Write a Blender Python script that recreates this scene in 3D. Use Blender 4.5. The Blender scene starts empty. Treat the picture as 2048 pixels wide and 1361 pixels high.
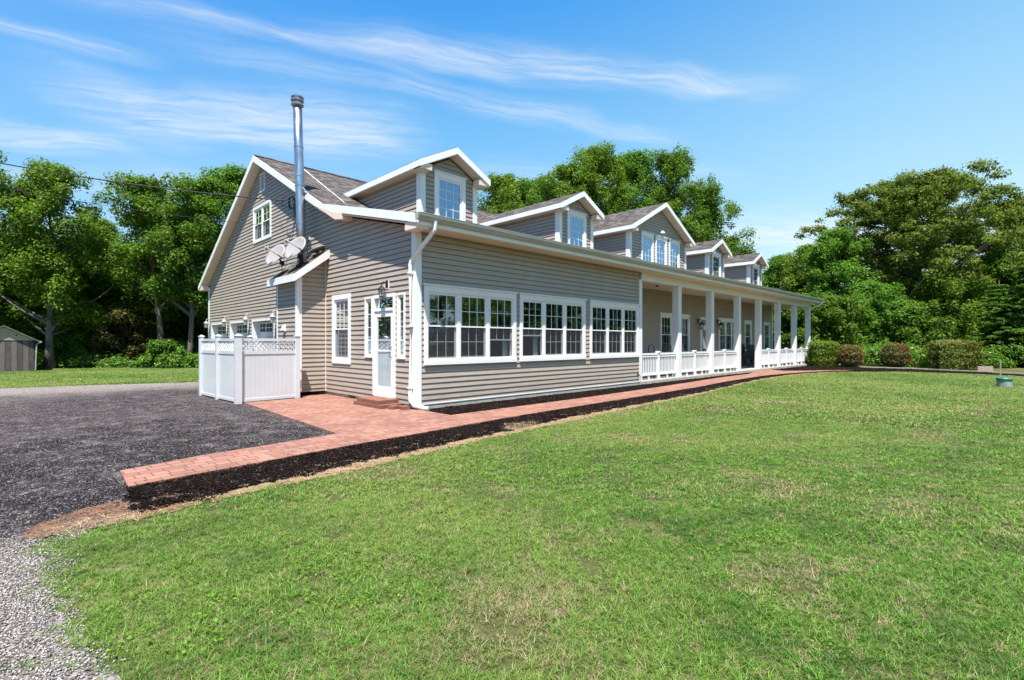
import bpy, math, random
import numpy as np
from mathutils import Vector, Matrix

S = bpy.context.scene
COL = S.collection
R = math.radians

# ------------------------------------------------------------------ camera
YAW = 45.3704                       # heading of the lens from +X towards +Y
cam_d = bpy.data.cameras.new("camera")
cam = bpy.data.objects.new("camera", cam_d)
COL.objects.link(cam)
cam.location = (-6.3929, -9.5675, 1.56)
cam.rotation_euler = (R(90), 0, R(YAW - 90))
cam_d.sensor_width = 36
cam_d.lens = 999.0 / 2048 * 36
cam_d.shift_y = 3.5 / 2048
cam_d.clip_start = 0.05
cam_d.clip_end = 3000
S.camera = cam
CAM = np.array([-6.3929, -9.5675, 1.56])
FW = np.array([math.cos(R(YAW)), math.sin(R(YAW)), 0.0])
RT = np.array([math.sin(R(YAW)), -math.cos(R(YAW)), 0.0])

def at(bearing, dist, z=0.0):
    """ground point at a bearing (photo column) and a distance along the view axis"""
    p = CAM + dist * (FW + (bearing - 1024) / 999.0 * RT)
    return np.array([p[0], p[1], z])

def hgt(row, dist):
    return 1.56 + (684 - row) / 999.0 * dist

# ------------------------------------------------------------------ light
SUN = Vector((-0.31, -0.28, 1.0)).normalized()
EL = math.asin(SUN.z)
sun_d = bpy.data.lights.new("sun", 'SUN')
sun_d.energy = 3.9
sun_d.angle = R(0.5)
sun_d.color = (1.0, 0.955, 0.89)
sun = bpy.data.objects.new("sun", sun_d)
COL.objects.link(sun)
sun.rotation_euler = SUN.to_track_quat('Z', 'Y').to_euler()
sun.location = (0, 0, 40)

S.view_settings.view_transform = 'Standard'
S.view_settings.look = 'None'
S.view_settings.exposure = 1.42
S.view_settings.gamma = 1.0
S.view_settings.use_curve_mapping = False
S.cycles.max_bounces = 7
S.cycles.diffuse_bounces = 3
S.cycles.glossy_bounces = 3
S.cycles.transmission_bounces = 4
S.cycles.transparent_max_bounces = 12
S.cycles.use_adaptive_sampling = True
S.cycles.adaptive_threshold = 0.01
S.cycles.use_denoising = True
S.cycles.denoising_prefilter = 'NONE'
S.cycles.caustics_reflective = False
S.cycles.caustics_refractive = False
S.cycles.sample_clamp_indirect = 4.0

W = bpy.data.worlds.new("World")
S.world = W
W.use_nodes = True
nt = W.node_tree
nt.nodes.clear()

class NT:
    """small helper to chain shader nodes"""
    def __init__(s, tree): s.t = tree; s.l = tree.links
    def n(s, typ, **kw):
        nd = s.t.nodes.new(typ)
        for k, v in kw.items(): setattr(nd, k, v)
        return nd
    def lk(s, a, b): s.l.new(a, b)
    def set(s, sock, v):
        if hasattr(v, 'is_linked') or isinstance(v, bpy.types.NodeSocket): s.l.new(v, sock)
        else: sock.default_value = v
    def math(s, op, a, b=None, c=None, clamp=False):
        nd = s.n('ShaderNodeMath', operation=op); nd.use_clamp = clamp
        s.set(nd.inputs[0], a)
        if b is not None: s.set(nd.inputs[1], b)
        if c is not None: s.set(nd.inputs[2], c)
        return nd.outputs[0]
    def vmath(s, op, a, b=None):
        nd = s.n('ShaderNodeVectorMath', operation=op)
        s.set(nd.inputs[0], a)
        if b is not None: s.set(nd.inputs[1], b)
        return nd.outputs['Value'] if op in ('DOT_PRODUCT', 'LENGTH') else nd.outputs[0]
    def mix(s, f, a, b, mode='MIX'):
        nd = s.n('ShaderNodeMix', data_type='RGBA', blend_type=mode)
        s.set(nd.inputs[0], f); s.set(nd.inputs[6], a); s.set(nd.inputs[7], b)
        return nd.outputs[2]
    def ramp(s, f, stops):
        nd = s.n('ShaderNodeValToRGB'); el = nd.color_ramp.elements
        while len(el) < len(stops): el.new(0.5)
        for e, (p, c) in zip(el, stops):
            e.position = p
            e.color = (c, c, c, 1) if isinstance(c, (int, float)) else (*c, 1)
        s.set(nd.inputs[0], f)
        return nd.outputs[0]
    def noise(s, vec, scale, detail=3, rough=0.55, dist=0.0, dim='3D'):
        nd = s.n('ShaderNodeTexNoise', noise_dimensions=dim)
        if vec is not None: s.lk(vec, nd.inputs['Vector'])
        nd.inputs['Scale'].default_value = scale; nd.inputs['Detail'].default_value = detail
        nd.inputs['Roughness'].default_value = rough; nd.inputs['Distortion'].default_value = dist
        return nd.outputs['Fac']
    def comb(s, x, y, z):
        nd = s.n('ShaderNodeCombineXYZ'); s.set(nd.inputs[0], x); s.set(nd.inputs[1], y); s.set(nd.inputs[2], z)
        return nd.outputs[0]
    def sep(s, v):
        nd = s.n('ShaderNodeSeparateXYZ'); s.lk(v, nd.inputs[0]); return nd.outputs
    def mapping(s, v, scale=(1, 1, 1), rot=(0, 0, 0), loc=(0, 0, 0)):
        nd = s.n('ShaderNodeMapping'); s.lk(v, nd.inputs[0])
        nd.inputs['Scale'].default_value = scale; nd.inputs['Rotation'].default_value = rot; nd.inputs['Location'].default_value = loc
        return nd.outputs[0]
    def smooth(s, v, lo, hi):
        nd = s.n('ShaderNodeMapRange', interpolation_type='SMOOTHSTEP')
        s.set(nd.inputs[0], v); nd.inputs[1].default_value = lo; nd.inputs[2].default_value = hi
        return nd.outputs[0]

g = NT(nt)
sky = g.n('ShaderNodeTexSky', sky_type='NISHITA')
sky.sun_disc = False
sky.sun_elevation = EL
sky.sun_rotation = math.atan2(SUN.x, SUN.y)
sky.altitude = 100
sky.air_density = 1.0
sky.dust_density = 0.6
sky.ozone_density = 2.0
tc = g.n('ShaderNodeTexCoord')
dirv = tc.outputs['Generated']
dz = g.math('MAXIMUM', g.sep(dirv)[2], 0.02)
P_ = g.math('DIVIDE', g.vmath('DOT_PRODUCT', dirv, tuple(RT)), dz)
Q_ = g.math('DIVIDE', g.vmath('DOT_PRODUCT', dirv, tuple(FW)), dz)
pq = g.comb(P_, Q_, 0.0)
# gentle warp of the cirrus layer
wn = g.n('ShaderNodeTexNoise'); g.lk(pq, wn.inputs['Vector']); wn.inputs['Scale'].default_value = 2.2; wn.inputs['Detail'].default_value = 4
warp = g.vmath('MULTIPLY', g.vmath('SUBTRACT', wn.outputs['Color'], (0.5, 0.5, 0.5)), (0.22, 0.22, 0.0))
pw = g.vmath('ADD', pq, warp)

def streak(ax, ay, bx, by, w, amp, fib=9.0):
    d = Vector((bx - ax, by - ay)); L = d.length; d.normalize(); n = Vector((-d.y, d.x))
    rel = g.vmath('SUBTRACT', pw, (ax, ay, 0.0))
    u = g.vmath('DOT_PRODUCT', rel, (d.x, d.y, 0.0))
    v = g.vmath('DOT_PRODUCT', rel, (n.x, n.y, 0.0))
    # width grows and shrinks along the streak
    wid = g.math('MULTIPLY_ADD', g.noise(g.comb(g.math('MULTIPLY', u, 1.6), 3.1 * amp + w, 0.0), 1.0, 2), w * 2.3, 0.006)
    a = g.math('DIVIDE', g.math('ABSOLUTE', v), wid)
    core = g.math('SUBTRACT', 1.0, g.smooth(a, 0.0, 1.6))
    ends = g.math('MULTIPLY', g.smooth(u, -0.12 * L, 0.22 * L), g.math('SUBTRACT', 1.0, g.smooth(u, 0.8 * L, 1.12 * L)))
    fv = g.comb(g.math('MULTIPLY', u, 1.3), g.math('MULTIPLY', v, fib), w * 13)
    fn = g.smooth(g.noise(fv, 1.9, 7, 0.60, 0.5), 0.22, 0.80)
    return g.math('MULTIPLY', g.math('MULTIPLY', core, ends), g.math('MULTIPLY', g.math('MULTIPLY_ADD', fn, 0.90, 0.10), amp * 0.86))

parts = [streak(-1.30, 1.44, -0.02, 1.86, 0.040, 0.50), streak(-0.60, 1.64, 1.05, 2.02, 0.085, 0.70), streak(-1.0, 1.52, -0.2, 1.95, 0.03, 0.25),
         streak(-1.15, 1.66, 0.85, 2.50, 0.070, 0.50), streak(-1.85, 1.40, -1.28, 1.80, 0.06, 0.60),
         streak(-1.90, 2.15, -0.45, 2.44, 0.26, 0.85, 6), streak(-3.2, 2.30, -1.95, 2.52, 0.15, 0.80, 6),
         streak(-0.4, 2.95, 1.4, 3.1, 0.2, 0.30, 6), streak(1.6, 4.4, 5.5, 5.6, 0.75, 0.8, 4),
         streak(-3.5, 3.0, -1.0, 3.3, 0.25, 0.35, 5)]
cl = parts[0]
for p in parts[1:]: cl = g.math('ADD', cl, p)
veil = g.math('MULTIPLY', g.smooth(g.noise(g.mapping(pw, (0.35, 1.0, 1), (0, 0, R(14))), 0.9, 6, 0.6), 0.45, 0.85), 0.22)
veil = g.math('MULTIPLY', veil, g.smooth(Q_, 1.2, 3.5))
cl = g.math('MINIMUM', g.math('ADD', cl, veil), 0.92)
hs = g.n('ShaderNodeHueSaturation'); hs.inputs['Saturation'].default_value = 1.28; hs.inputs['Value'].default_value = 1.0
hs.inputs['Hue'].default_value = 0.492
g.lk(sky.outputs[0], hs.inputs['Color'])
el_ = g.math('MAXIMUM', g.sep(dirv)[2], 0.0)
tint = g.ramp(el_, [(0.0, (0.285, 0.340, 0.365)), (0.10, (0.215, 0.305, 0.365)), (0.22, (0.135, 0.262, 0.365)), (0.38, (0.078, 0.205, 0.350)), (0.56, (0.024, 0.135, 0.335)), (1.0, (0.008, 0.07, 0.22))])
# paler towards the right, deeper blue on the left, as the haze lies
lr = g.math('MULTIPLY_ADD', g.vmath('DOT_PRODUCT', dirv, tuple(RT)), 0.16, 1.0)
tint = g.mix(1.0, tint, g.comb(lr, lr, 1.0), 'MULTIPLY')
rw = g.smooth(g.vmath('DOT_PRODUCT', dirv, tuple(RT)), -0.15, 0.85)
tint = g.mix(g.math('MULTIPLY', rw, g.math('SUBTRACT', 0.62, g.math('MULTIPLY', el_, 0.85), clamp=True)), tint, (0.285, 0.335, 0.362, 1))
skyc = g.mix(1.0, g.mix(1.0, hs.outputs[0], (0.20, 0.24, 0.24, 1), 'MULTIPLY'), g.mix(1.0, tint, (10.5, 10.5, 10.5, 1), 'MULTIPLY'), 'ADD')
mixc = g.mix(cl, skyc, (4.6, 4.75, 4.8, 1))
bg = g.n('ShaderNodeBackground'); g.lk(mixc, bg.inputs[0]); bg.inputs[1].default_value = 0.08
wo = g.n('ShaderNodeOutputWorld'); g.lk(bg.outputs[0], wo.inputs[0])

# ------------------------------------------------------------------ materials
def mat(name, build):
    m = bpy.data.materials.new(name); m.use_nodes = True
    t = m.node_tree; t.nodes.clear(); h = NT(t)
    out = h.n('ShaderNodeOutputMaterial')
    h.lk(build(h), out.inputs[0])
    return m

def pbsdf(h, col, rough=0.6, spec=0.4, metal=0.0, bump=None, bs=0.3, bd=0.01):
    b = h.n('ShaderNodeBsdfPrincipled')
    h.set(b.inputs['Base Color'], col if not isinstance(col, tuple) else (*col[:3], 1))
    h.set(b.inputs['Roughness'], rough)
    b.inputs['Specular IOR Level'].default_value = spec; b.inputs['Metallic'].default_value = metal
    if bump is not None:
        n = h.n('ShaderNodeBump'); n.inputs['Strength'].default_value = bs; n.inputs['Distance'].default_value = bd
        h.lk(bump, n.inputs['Height']); h.lk(n.outputs[0], b.inputs['Normal'])
    return b.outputs[0]

def wpos(h): return h.n('ShaderNodeNewGeometry').outputs['Position']

def c4(c): return (*c, 1)

def plain(name, col, rough=0.5, spec=0.4, metal=0.0, var=0.12, scale=3.0, bump=0.0):
    def b(h):
        p = wpos(h)
        n = h.noise(p, scale, 5, 0.6)
        lo = tuple(c * (1 - var) for c in col); hi = tuple(min(1, c * (1 + var)) for c in col)
        c = h.ramp(n, [(0.3, lo), (0.7, hi)])
        return pbsdf(h, c, rough, spec, metal, n if bump else None, bump, 0.01)
    return mat(name, b)

def b_siding(h):
    p = wpos(h)
    s = h.noise(h.mapping(p, (1, 1, 0.25)), 2.2, 6, 0.65)
    f = h.noise(h.mapping(p, (1.5, 1.5, 60)), 1.5, 3, 0.6)       # courses weathered a little differently
    g_ = h.noise(h.mapping(p, (2.0, 2.0, 90)), 6.0, 2, 0.5)      # embossed grain
    c = h.ramp(s, [(0.25, (0.342, 0.288, 0.238)), (0.75, (0.410, 0.350, 0.294))])
    c = h.mix(0.35, c, h.ramp(f, [(0.3, (0.32, 0.266, 0.217)), (0.7, (0.435, 0.372, 0.316))]))
    # splash-back dirt close to the soil
    z = h.sep(p)[2]
    d = h.math('MULTIPLY', h.math('SUBTRACT', 1.0, h.smooth(z, 0.05, 0.75)), h.smooth(s, 0.3, 0.7))
    c = h.mix(h.math('MULTIPLY', d, 0.5), c, (0.24, 0.19, 0.15, 1))
    wv_ = h.noise(h.mapping(p, (0.8, 0.8, 7)), 2.6, 3, 0.5)
    return pbsdf(h, c, 0.5, 0.35, 0, h.math('MULTIPLY_ADD', g_, 0.15, wv_), 0.35, 0.02)
M = {}
M['siding'] = mat('vinyl_siding', b_siding)
M['white'] = plain('white_trim', (0.80, 0.80, 0.79), 0.42, 0.4, 0, 0.035, 1.7)
M['vinyl'] = plain('white_vinyl', (0.62, 0.635, 0.65), 0.22, 0.5, 0, 0.03, 1.1)
M['soffit'] = plain('cream_soffit', (0.76, 0.63, 0.52), 0.5, 0.3, 0, 0.05, 1.2)
M['gutter'] = plain('gutter_aluminium', (0.40, 0.40, 0.38), 0.45, 0.4, 0.1, 0.1, 2.0)
M['concrete'] = plain('concrete', (0.42, 0.385, 0.33), 0.85, 0.2, 0, 0.2, 6.0, 0.3)
M['black'] = plain('black_metal', (0.018, 0.018, 0.02), 0.4, 0.5, 0.2, 0.2, 9)
M['darkwood'] = plain('dark_stained_wood', (0.03, 0.028, 0.03), 0.55, 0.4, 0, 0.3, 9)
M['room'] = plain('room_dark', (0.060, 0.062, 0.068), 0.9, 0.1, 0, 0.5, 1.1)  # dark colour stands in for the shade of a full-depth room
M['curtain'] = plain('pale_curtain', (0.44, 0.56, 0.54), 0.9, 0.1, 0, 0.25, 9.0)
M['innerdoor'] = plain('pale_inner_door', (0.36, 0.40, 0.40), 0.9, 0.1, 0, 0.15, 14.0)  # colour of the whole inner door
M['blind'] = plain('slatted_blind', (0.20, 0.23, 0.23), 0.7, 0.2, 0, 0.3, 9.0)
M['brown'] = plain('brown_conduit', (0.10, 0.075, 0.065), 0.6, 0.3, 0, 0.2, 9.0)
M['dish'] = None
M['canopy'] = plain('grey_roof_sheet', (0.42, 0.43, 0.44), 0.6, 0.3, 0, 0.1, 2.0)
M['lidgreen'] = plain('green_plastic_lid', (0.03, 0.16, 0.10), 0.45, 0.4, 0, 0.2, 5.0)
M['tubgreen'] = plain('faded_green_plastic', (0.22, 0.30, 0.25), 0.6, 0.3, 0, 0.25, 7.0)
M['stake'] = plain('weathered_stake_wood', (0.34, 0.27, 0.21), 0.8, 0.2, 0, 0.3, 14.0)
M['cable'] = plain('cable_rubber', (0.02, 0.02, 0.02), 0.6, 0.3)
M['lampglass'] = plain('frosted_lamp_glass', (0.50, 0.53, 0.55), 0.15, 0.6, 0, 0.2, 20.0)

def b_dish(h):
    p = wpos(h); n = h.noise(p, 5.0, 5, 0.65)
    c = h.ramp(n, [(0.42, (0.30, 0.30, 0.315)), (0.56, (0.31, 0.285, 0.25)), (0.68, (0.33, 0.23, 0.145))])
    return pbsdf(h, c, 0.45, 0.4)
M['dish'] = mat('rust_stained_dish', b_dish)

def b_steel(h):
    p = wpos(h); n = h.noise(h.mapping(p, (1, 1, 0.2)), 9.0, 4, 0.6)
    c = h.ramp(n, [(0.3, (0.34, 0.36, 0.40)), (0.7, (0.50, 0.52, 0.56))])
    return pbsdf(h, c, h.ramp(n, [(0.3, 0.26), (0.7, 0.42)]), 0.5, 0.95)
M['steel'] = mat('stainless_flue', b_steel)

def b_shingle(axis):
    def b(h):
        p = wpos(h); x, y, z = h.sep(p)
        a = x if axis == 'x' else y
        rowf = h.math('MULTIPLY', z, 2.05)
        uv = h.comb(a, rowf, 0.0)
        br = h.n('ShaderNodeTexBrick'); h.lk(uv, br.inputs['Vector'])
        br.offset = 0.37; br.inputs['Scale'].default_value = 1.0
        br.inputs['Brick Width'].default_value = 0.26; br.inputs['Row Height'].default_value = 0.145
        br.inputs['Mortar Size'].default_value = 0.006; br.inputs['Mortar Smooth'].default_value = 0.2
        br.inputs['Color1'].default_value = (0.045, 0.040, 0.037, 1); br.inputs['Color2'].default_value = (0.170, 0.152, 0.136, 1)
        br.inputs['Mortar'].default_value = (0.035, 0.030, 0.030, 1)
        wv = h.mapping(uv, (2.0, 9.0, 1))
        patch = h.ramp(h.noise(wv, 1.3, 5, 0.7), [(0.44, (0.16, 0.16, 0.17)), (0.56, (1.40, 1.35, 1.28))])
        c = h.mix(1.0, br.outputs['Color'], patch, 'MULTIPLY')
        big = h.ramp(h.noise(p, 0.7, 4), [(0.3, (0.8, 0.8, 0.82)), (0.7, (1.15, 1.12, 1.1))])
        c = h.mix(1.0, c, big, 'MULTIPLY')
        gr = h.noise(p, 160, 2)
        c = h.mix(0.18, c, h.ramp(gr, [(0.3, (0.04, 0.036, 0.036)), (0.7, (0.20, 0.185, 0.178))]))
        return pbsdf(h, c, 0.9, 0.15, 0, br.outputs['Fac'], -0.6, 0.02)
    return b
M['shingle_x'] = mat('asphalt_shingles_long', b_shingle('x'))
M['shingle_y'] = mat('asphalt_shingles_dormer', b_shingle('y'))

def glassy(name, tint, ior=1.5, mul=1.7, add=0.05):
    def b(h):
        tr = h.n('ShaderNodeBsdfTransparent'); tr.inputs[0].default_value = (*tint, 1)
        gl = h.n('ShaderNodeBsdfGlossy'); gl.inputs['Color'].default_value = (0.80, 0.92, 1, 1); gl.inputs['Roughness'].default_value = 0.015  # blue put into the gloss so reflected sky looks bluer
        w = h.noise(wpos(h), 0.9, 2)
        bp = h.n('ShaderNodeBump'); bp.inputs['Strength'].default_value = 0.04; bp.inputs['Distance'].default_value = 0.05
        h.lk(w, bp.inputs['Height']); h.lk(bp.outputs[0], gl.inputs['Normal'])
        fr = h.n('ShaderNodeFresnel'); fr.inputs[0].default_value = ior
        f = h.math('MULTIPLY_ADD', fr.outputs[0], mul, add, clamp=True)
        mx = h.n('ShaderNodeMixShader'); h.lk(f, mx.inputs[0]); h.lk(tr.outputs[0], mx.inputs[1]); h.lk(gl.outputs[0], mx.inputs[2])
        return mx.outputs[0]
    return mat(name, b)
M['glass'] = glassy('window_glass', (0.72, 0.80, 0.80), 1.55, 2.2, 0.10)
M['skytint'] = glassy('sky_tinted_glass', (0.55, 0.62, 0.66), 1.55, 2.2, 0.30)
M['skytint'].node_tree.nodes['Glossy BSDF'].inputs['Color'].default_value = (0.42, 0.68, 1.0, 1)  # stronger blue gloss paints a deep sky reflection on the dormer panes
M['clearglass'] = glassy('door_glass', (0.92, 0.95, 0.94), 1.45, 0.8, 0.0)

def b_screen(h):
    tr = h.n('ShaderNodeBsdfTransparent'); tr.inputs[0].default_value = (0.8, 0.8, 0.82, 1)
    df = h.n('ShaderNodeBsdfDiffuse'); df.inputs[0].default_value = (0.075, 0.078, 0.090, 1)
    mx = h.n('ShaderNodeMixShader'); mx.inputs[0].default_value = 0.34
    h.lk(tr.outputs[0], mx.inputs[1]); h.lk(df.outputs[0], mx.inputs[2])
    return mx.outputs[0]
M['screen'] = mat('insect_screen_mesh', b_screen)

def b_paver(h):
    p = wpos(h)
    v = h.mapping(p, (1, 1, 0), (0, 0, R(-3)))
    br = h.n('ShaderNodeTexBrick'); h.lk(v, br.inputs['Vector']); br.offset = 0.5; br.squash = 0.7; br.squash_frequency = 3
    br.inputs['Scale'].default_value = 1.0; br.inputs['Brick Width'].default_value = 0.235; br.inputs['Row Height'].default_value = 0.158
    br.inputs['Mortar Size'].default_value = 0.008; br.inputs['Mortar Smooth'].default_value = 0.3; br.inputs['Bias'].default_value = 0.0
    br.inputs['Color1'].default_value = (0.240, 0.108, 0.076, 1); br.inputs['Color2'].default_value = (0.365, 0.190, 0.142, 1)
    br.inputs['Mortar'].default_value = (0.085, 0.040, 0.030, 1)
    n = h.noise(p, 1.3, 5, 0.6)
    c = h.mix(1.0, br.outputs['Color'], h.ramp(n, [(0.3, (0.74, 0.72, 0.72)), (0.7, (1.14, 1.12, 1.10))]), 'MULTIPLY')
    dt = h.smooth(h.noise(h.mapping(p, loc=(3, 1, 0)), 2.6, 6, 0.7), 0.52, 0.72)
    c = h.mix(h.math('MULTIPLY', dt, 0.45), c, (0.14, 0.085, 0.06, 1))
    f = h.noise(p, 55, 4, 0.7)
    c = h.mix(0.22, c, h.ramp(f, [(0.3, (0.17, 0.075, 0.055)), (0.72, (0.46, 0.28, 0.22))]))
    return pbsdf(h, c, 0.85, 0.2, 0, h.math('ADD', h.math('MULTIPLY', br.outputs['Fac'], -1.0), h.math('MULTIPLY', f, 0.3)), 0.5, 0.008)
M['paver'] = mat('terracotta_pavers', b_paver)

def b_brick(h):
    p = wpos(h); n = h.noise(p, 4.5, 3); f = h.noise(p, 60, 4, 0.7)
    c = h.ramp(n, [(0.3, (0.16, 0.055, 0.038)), (0.7, (0.25, 0.11, 0.075))])
    c = h.mix(0.3, c, h.ramp(f, [(0.3, (0.09, 0.03, 0.025)), (0.7, (0.38, 0.24, 0.18))]))
    return pbsdf(h, c, 0.9, 0.15, 0, f, 0.4, 0.006)
M['brick'] = mat('loose_brick', b_brick)

def b_drive(h):
    p = wpos(h); x, y, z = h.sep(p)
    v1 = h.n('ShaderNodeTexVoronoi'); h.lk(p, v1.inputs['Vector']); v1.inputs['Scale'].default_value = 42
    v2 = h.n('ShaderNodeTexVoronoi'); h.lk(p, v2.inputs['Vector']); v2.inputs['Scale'].default_value = 95
    peb = h.sep(v1.outputs['Color'])[0]; peb2 = h.sep(v2.outputs['Color'])[1]
    m = h.math('MULTIPLY_ADD', peb, 0.6, h.math('MULTIPLY', peb2, 0.4))
    dark = h.ramp(m, [(0.0, (0.009, 0.008, 0.009)), (0.5, (0.033, 0.028, 0.031)), (0.78, (0.085, 0.074, 0.078)), (0.95, (0.34, 0.31, 0.31))])
    light = h.ramp(m, [(0.0, (0.07, 0.058, 0.052)), (0.5, (0.21, 0.182, 0.168)), (0.95, (0.42, 0.39, 0.37))])
    big = h.noise(p, 0.55, 5, 0.6); med = h.noise(p, 2.6, 4, 0.6)
    # pale worn gravel: far edge by the lawn, and the corner nearest the camera
    far = h.smooth(h.math('MULTIPLY_ADD', big, 5.0, y), 10.6, 15.2)
    west = h.smooth(h.math('MULTIPLY_ADD', big, 3.0, h.math('MULTIPLY_ADD', y, 0.45, h.math('MULTIPLY', x, -1.0))), 9.8, 14.5)
    near = h.math('SUBTRACT', 1.0, h.smooth(h.math('MULTIPLY_ADD', med, 0.7, y), -3.95, -3.25))
    pale = h.math('MAXIMUM', h.math('MAXIMUM', far, h.math('MULTIPLY', west, 0.5)), near)
    pale = h.math('MAXIMUM', pale, h.math('MULTIPLY', h.smooth(med, 0.45, 0.72), 0.34))
    c = h.mix(pale, dark, light)
    c = h.mix(h.math('MULTIPLY', h.smooth(big, 0.42, 0.68), 0.55), c, h.mix(0.5, c, (0.115, 0.088, 0.080, 1)))
    return pbsdf(h, c, 1.0, 0.03, 0, h.math('MULTIPLY_ADD', peb, 1.0, med), 0.8, 0.012)
M['drive'] = mat('asphalt_millings', b_drive)

def b_mulch(h):
    p = wpos(h)
    v1 = h.n('ShaderNodeTexVoronoi'); h.lk(h.mapping(p, (1, 2.2, 1), (0, 0, 0.6)), v1.inputs['Vector']); v1.inputs['Scale'].default_value = 38
    n = h.noise(p, 30, 4, 0.7)
    m = h.math('MULTIPLY', h.sep(v1.outputs['Color'])[0], n)
    c = h.ramp(m, [(0.05, (0.004, 0.003, 0.003)), (0.35, (0.013, 0.009, 0.008)), (0.62, (0.035, 0.023, 0.018))])
    return pbsdf(h, c, 1.0, 0.0, 0, m, 1.0, 0.03)
M['mulch'] = mat('dark_mulch', b_mulch)

def ramp_chips(h, stops):
    r = h.n('ShaderNodeNewGeometry').outputs['Random Per Island']
    return h.ramp(r, stops)
M['chip'] = mat('mulch_chip', lambda h: pbsdf(h, ramp_chips(h, [(0.0, (0.004, 0.003, 0.003)), (0.6, (0.014, 0.009, 0.008)), (0.9, (0.036, 0.021, 0.016)), (1.0, (0.12, 0.085, 0.065))]), 0.9, 0.08))
def b_stone(h):
    c = ramp_chips(h, [(0.0, (0.010, 0.0085, 0.0095)), (0.55, (0.034, 0.029, 0.032)), (0.85, (0.095, 0.084, 0.086)), (1.0, (0.45, 0.42, 0.41))])
    l = ramp_chips(h, [(0.0, (0.09, 0.074, 0.066)), (0.5, (0.25, 0.215, 0.195)), (1.0, (0.58, 0.54, 0.51))])
    p = wpos(h)
    near = h.math('SUBTRACT', 1.0, h.smooth(h.math('MULTIPLY_ADD', h.noise(p, 2.6, 4, 0.6), 0.7, h.sep(p)[1]), -3.95, -3.25))
    return pbsdf(h, h.mix(near, c, l), 0.85, 0.2)
M['stone'] = mat('crushed_stone', b_stone)

def b_lawn(h):
    p = wpos(h); x, y, z = h.sep(p)
    n = h.noise(p, 0.45, 5, 0.6); m = h.noise(p, 5.0, 5, 0.7); f = h.noise(p, 40, 4, 0.75)
    c = h.ramp(m, [(0.3, (0.030, 0.042, 0.012)), (0.7, (0.085, 0.090, 0.030))])
    c = h.mix(h.smooth(n, 0.50, 0.70), c, (0.15, 0.13, 0.06, 1))
    c = h.mix(h.math('MULTIPLY', h.smooth(f, 0.35, 0.75), 0.6), c, (0.20, 0.19, 0.075, 1))
    return pbsdf(h, c, 0.9, 0.1, 0, f, 0.8, 0.03)
M['lawn'] = mat('lawn_turf', b_lawn)
def b_straw(h):
    p = wpos(h); n = h.noise(p, 3.0, 5, 0.7); f = h.noise(p, 70, 4, 0.7)
    c = h.ramp(n, [(0.3, (0.19, 0.115, 0.068)), (0.7, (0.36, 0.245, 0.145))])
    c = h.mix(0.4, c, h.ramp(f, [(0.3, (0.12, 0.07, 0.045)), (0.7, (0.52, 0.40, 0.25))]))
    return pbsdf(h, c, 0.95, 0.1, 0, f, 0.8, 0.02)
def b_rust(h):
    p = wpos(h); n = h.noise(p, 7.0, 5, 0.7); f = h.noise(p, 60, 4, 0.7)
    c = h.ramp(n, [(0.35, (0.055, 0.040, 0.035)), (0.48, (0.24, 0.115, 0.060)), (0.75, (0.36, 0.20, 0.115))])
    c = h.mix(0.35, c, h.ramp(f, [(0.3, (0.06, 0.035, 0.025)), (0.7, (0.45, 0.30, 0.20))]))
    return pbsdf(h, c, 0.95, 0.05, 0, f, 1.0, 0.03)
M['rustsoil'] = mat('rusty_soil', b_rust)
M['straw'] = mat('dead_grass_soil', b_straw)

def b_blade(h):
    geo = h.n('ShaderNodeNewGeometry'); p = geo.outputs['Position']; r = geo.outputs['Random Per Island']
    n = h.noise(p, 0.75, 5, 0.62); m = h.noise(p, 9.0, 4, 0.7); k = h.noise(p, 0.17, 3); q = h.noise(h.mapping(p, (1, 1, 1), loc=(7, 3, 0)), 1.4, 4, 0.6)
    gr = h.ramp(r, [(0.0, (0.030, 0.105, 0.008)), (0.5, (0.098, 0.240, 0.019)), (1.0, (0.25, 0.43, 0.050))])
    gr = h.mix(h.smooth(m, 0.52, 0.66), gr, (0.165, 0.345, 0.024, 1))
    gr = h.mix(h.math('MULTIPLY', h.smooth(q, 0.50, 0.62), 0.65), gr, (0.048, 0.135, 0.014, 1))
    gr = h.mix(h.math('MULTIPLY', h.smooth(k, 0.42, 0.60), 0.6), gr, (0.27, 0.36, 0.075, 1))
    dry = h.math('ADD', h.math('MULTIPLY', h.smooth(n, 0.52, 0.66), 0.42), h.math('MULTIPLY', h.smooth(m, 0.55, 0.64), 0.50))
    dry = h.math('ADD', dry, 0.075)
    r2 = h.math('FRACT', h.math('MULTIPLY', r, 17.31))
    isdry = h.math('LESS_THAN', r2, dry)
    c = h.mix(isdry, gr, h.ramp(h.math('FRACT', h.math('MULTIPLY', r, 7.7)), [(0, (0.26, 0.185, 0.095)), (1, (0.50, 0.40, 0.24))]))
    b = h.n('ShaderNodeBsdfPrincipled'); h.lk(c, b.inputs['Base Color']); b.inputs['Roughness'].default_value = 0.5
    b.inputs['Specular IOR Level'].default_value = 0.3
    t = h.n('ShaderNodeBsdfTranslucent'); h.lk(c, t.inputs[0])
    mx = h.n('ShaderNodeMixShader'); mx.inputs[0].default_value = 0.35
    h.lk(b.outputs[0], mx.inputs[1]); h.lk(t.outputs[0], mx.inputs[2])
    return mx.outputs[0]
M['blade'] = mat('grass_blade', b_blade)
M['dryblade'] = mat('dead_grass_blade', lambda h: pbsdf(h, ramp_chips(h, [(0, (0.24, 0.15, 0.08)), (0.6, (0.42, 0.30, 0.17)), (1, (0.55, 0.43, 0.27))]), 0.8, 0.2))

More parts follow.
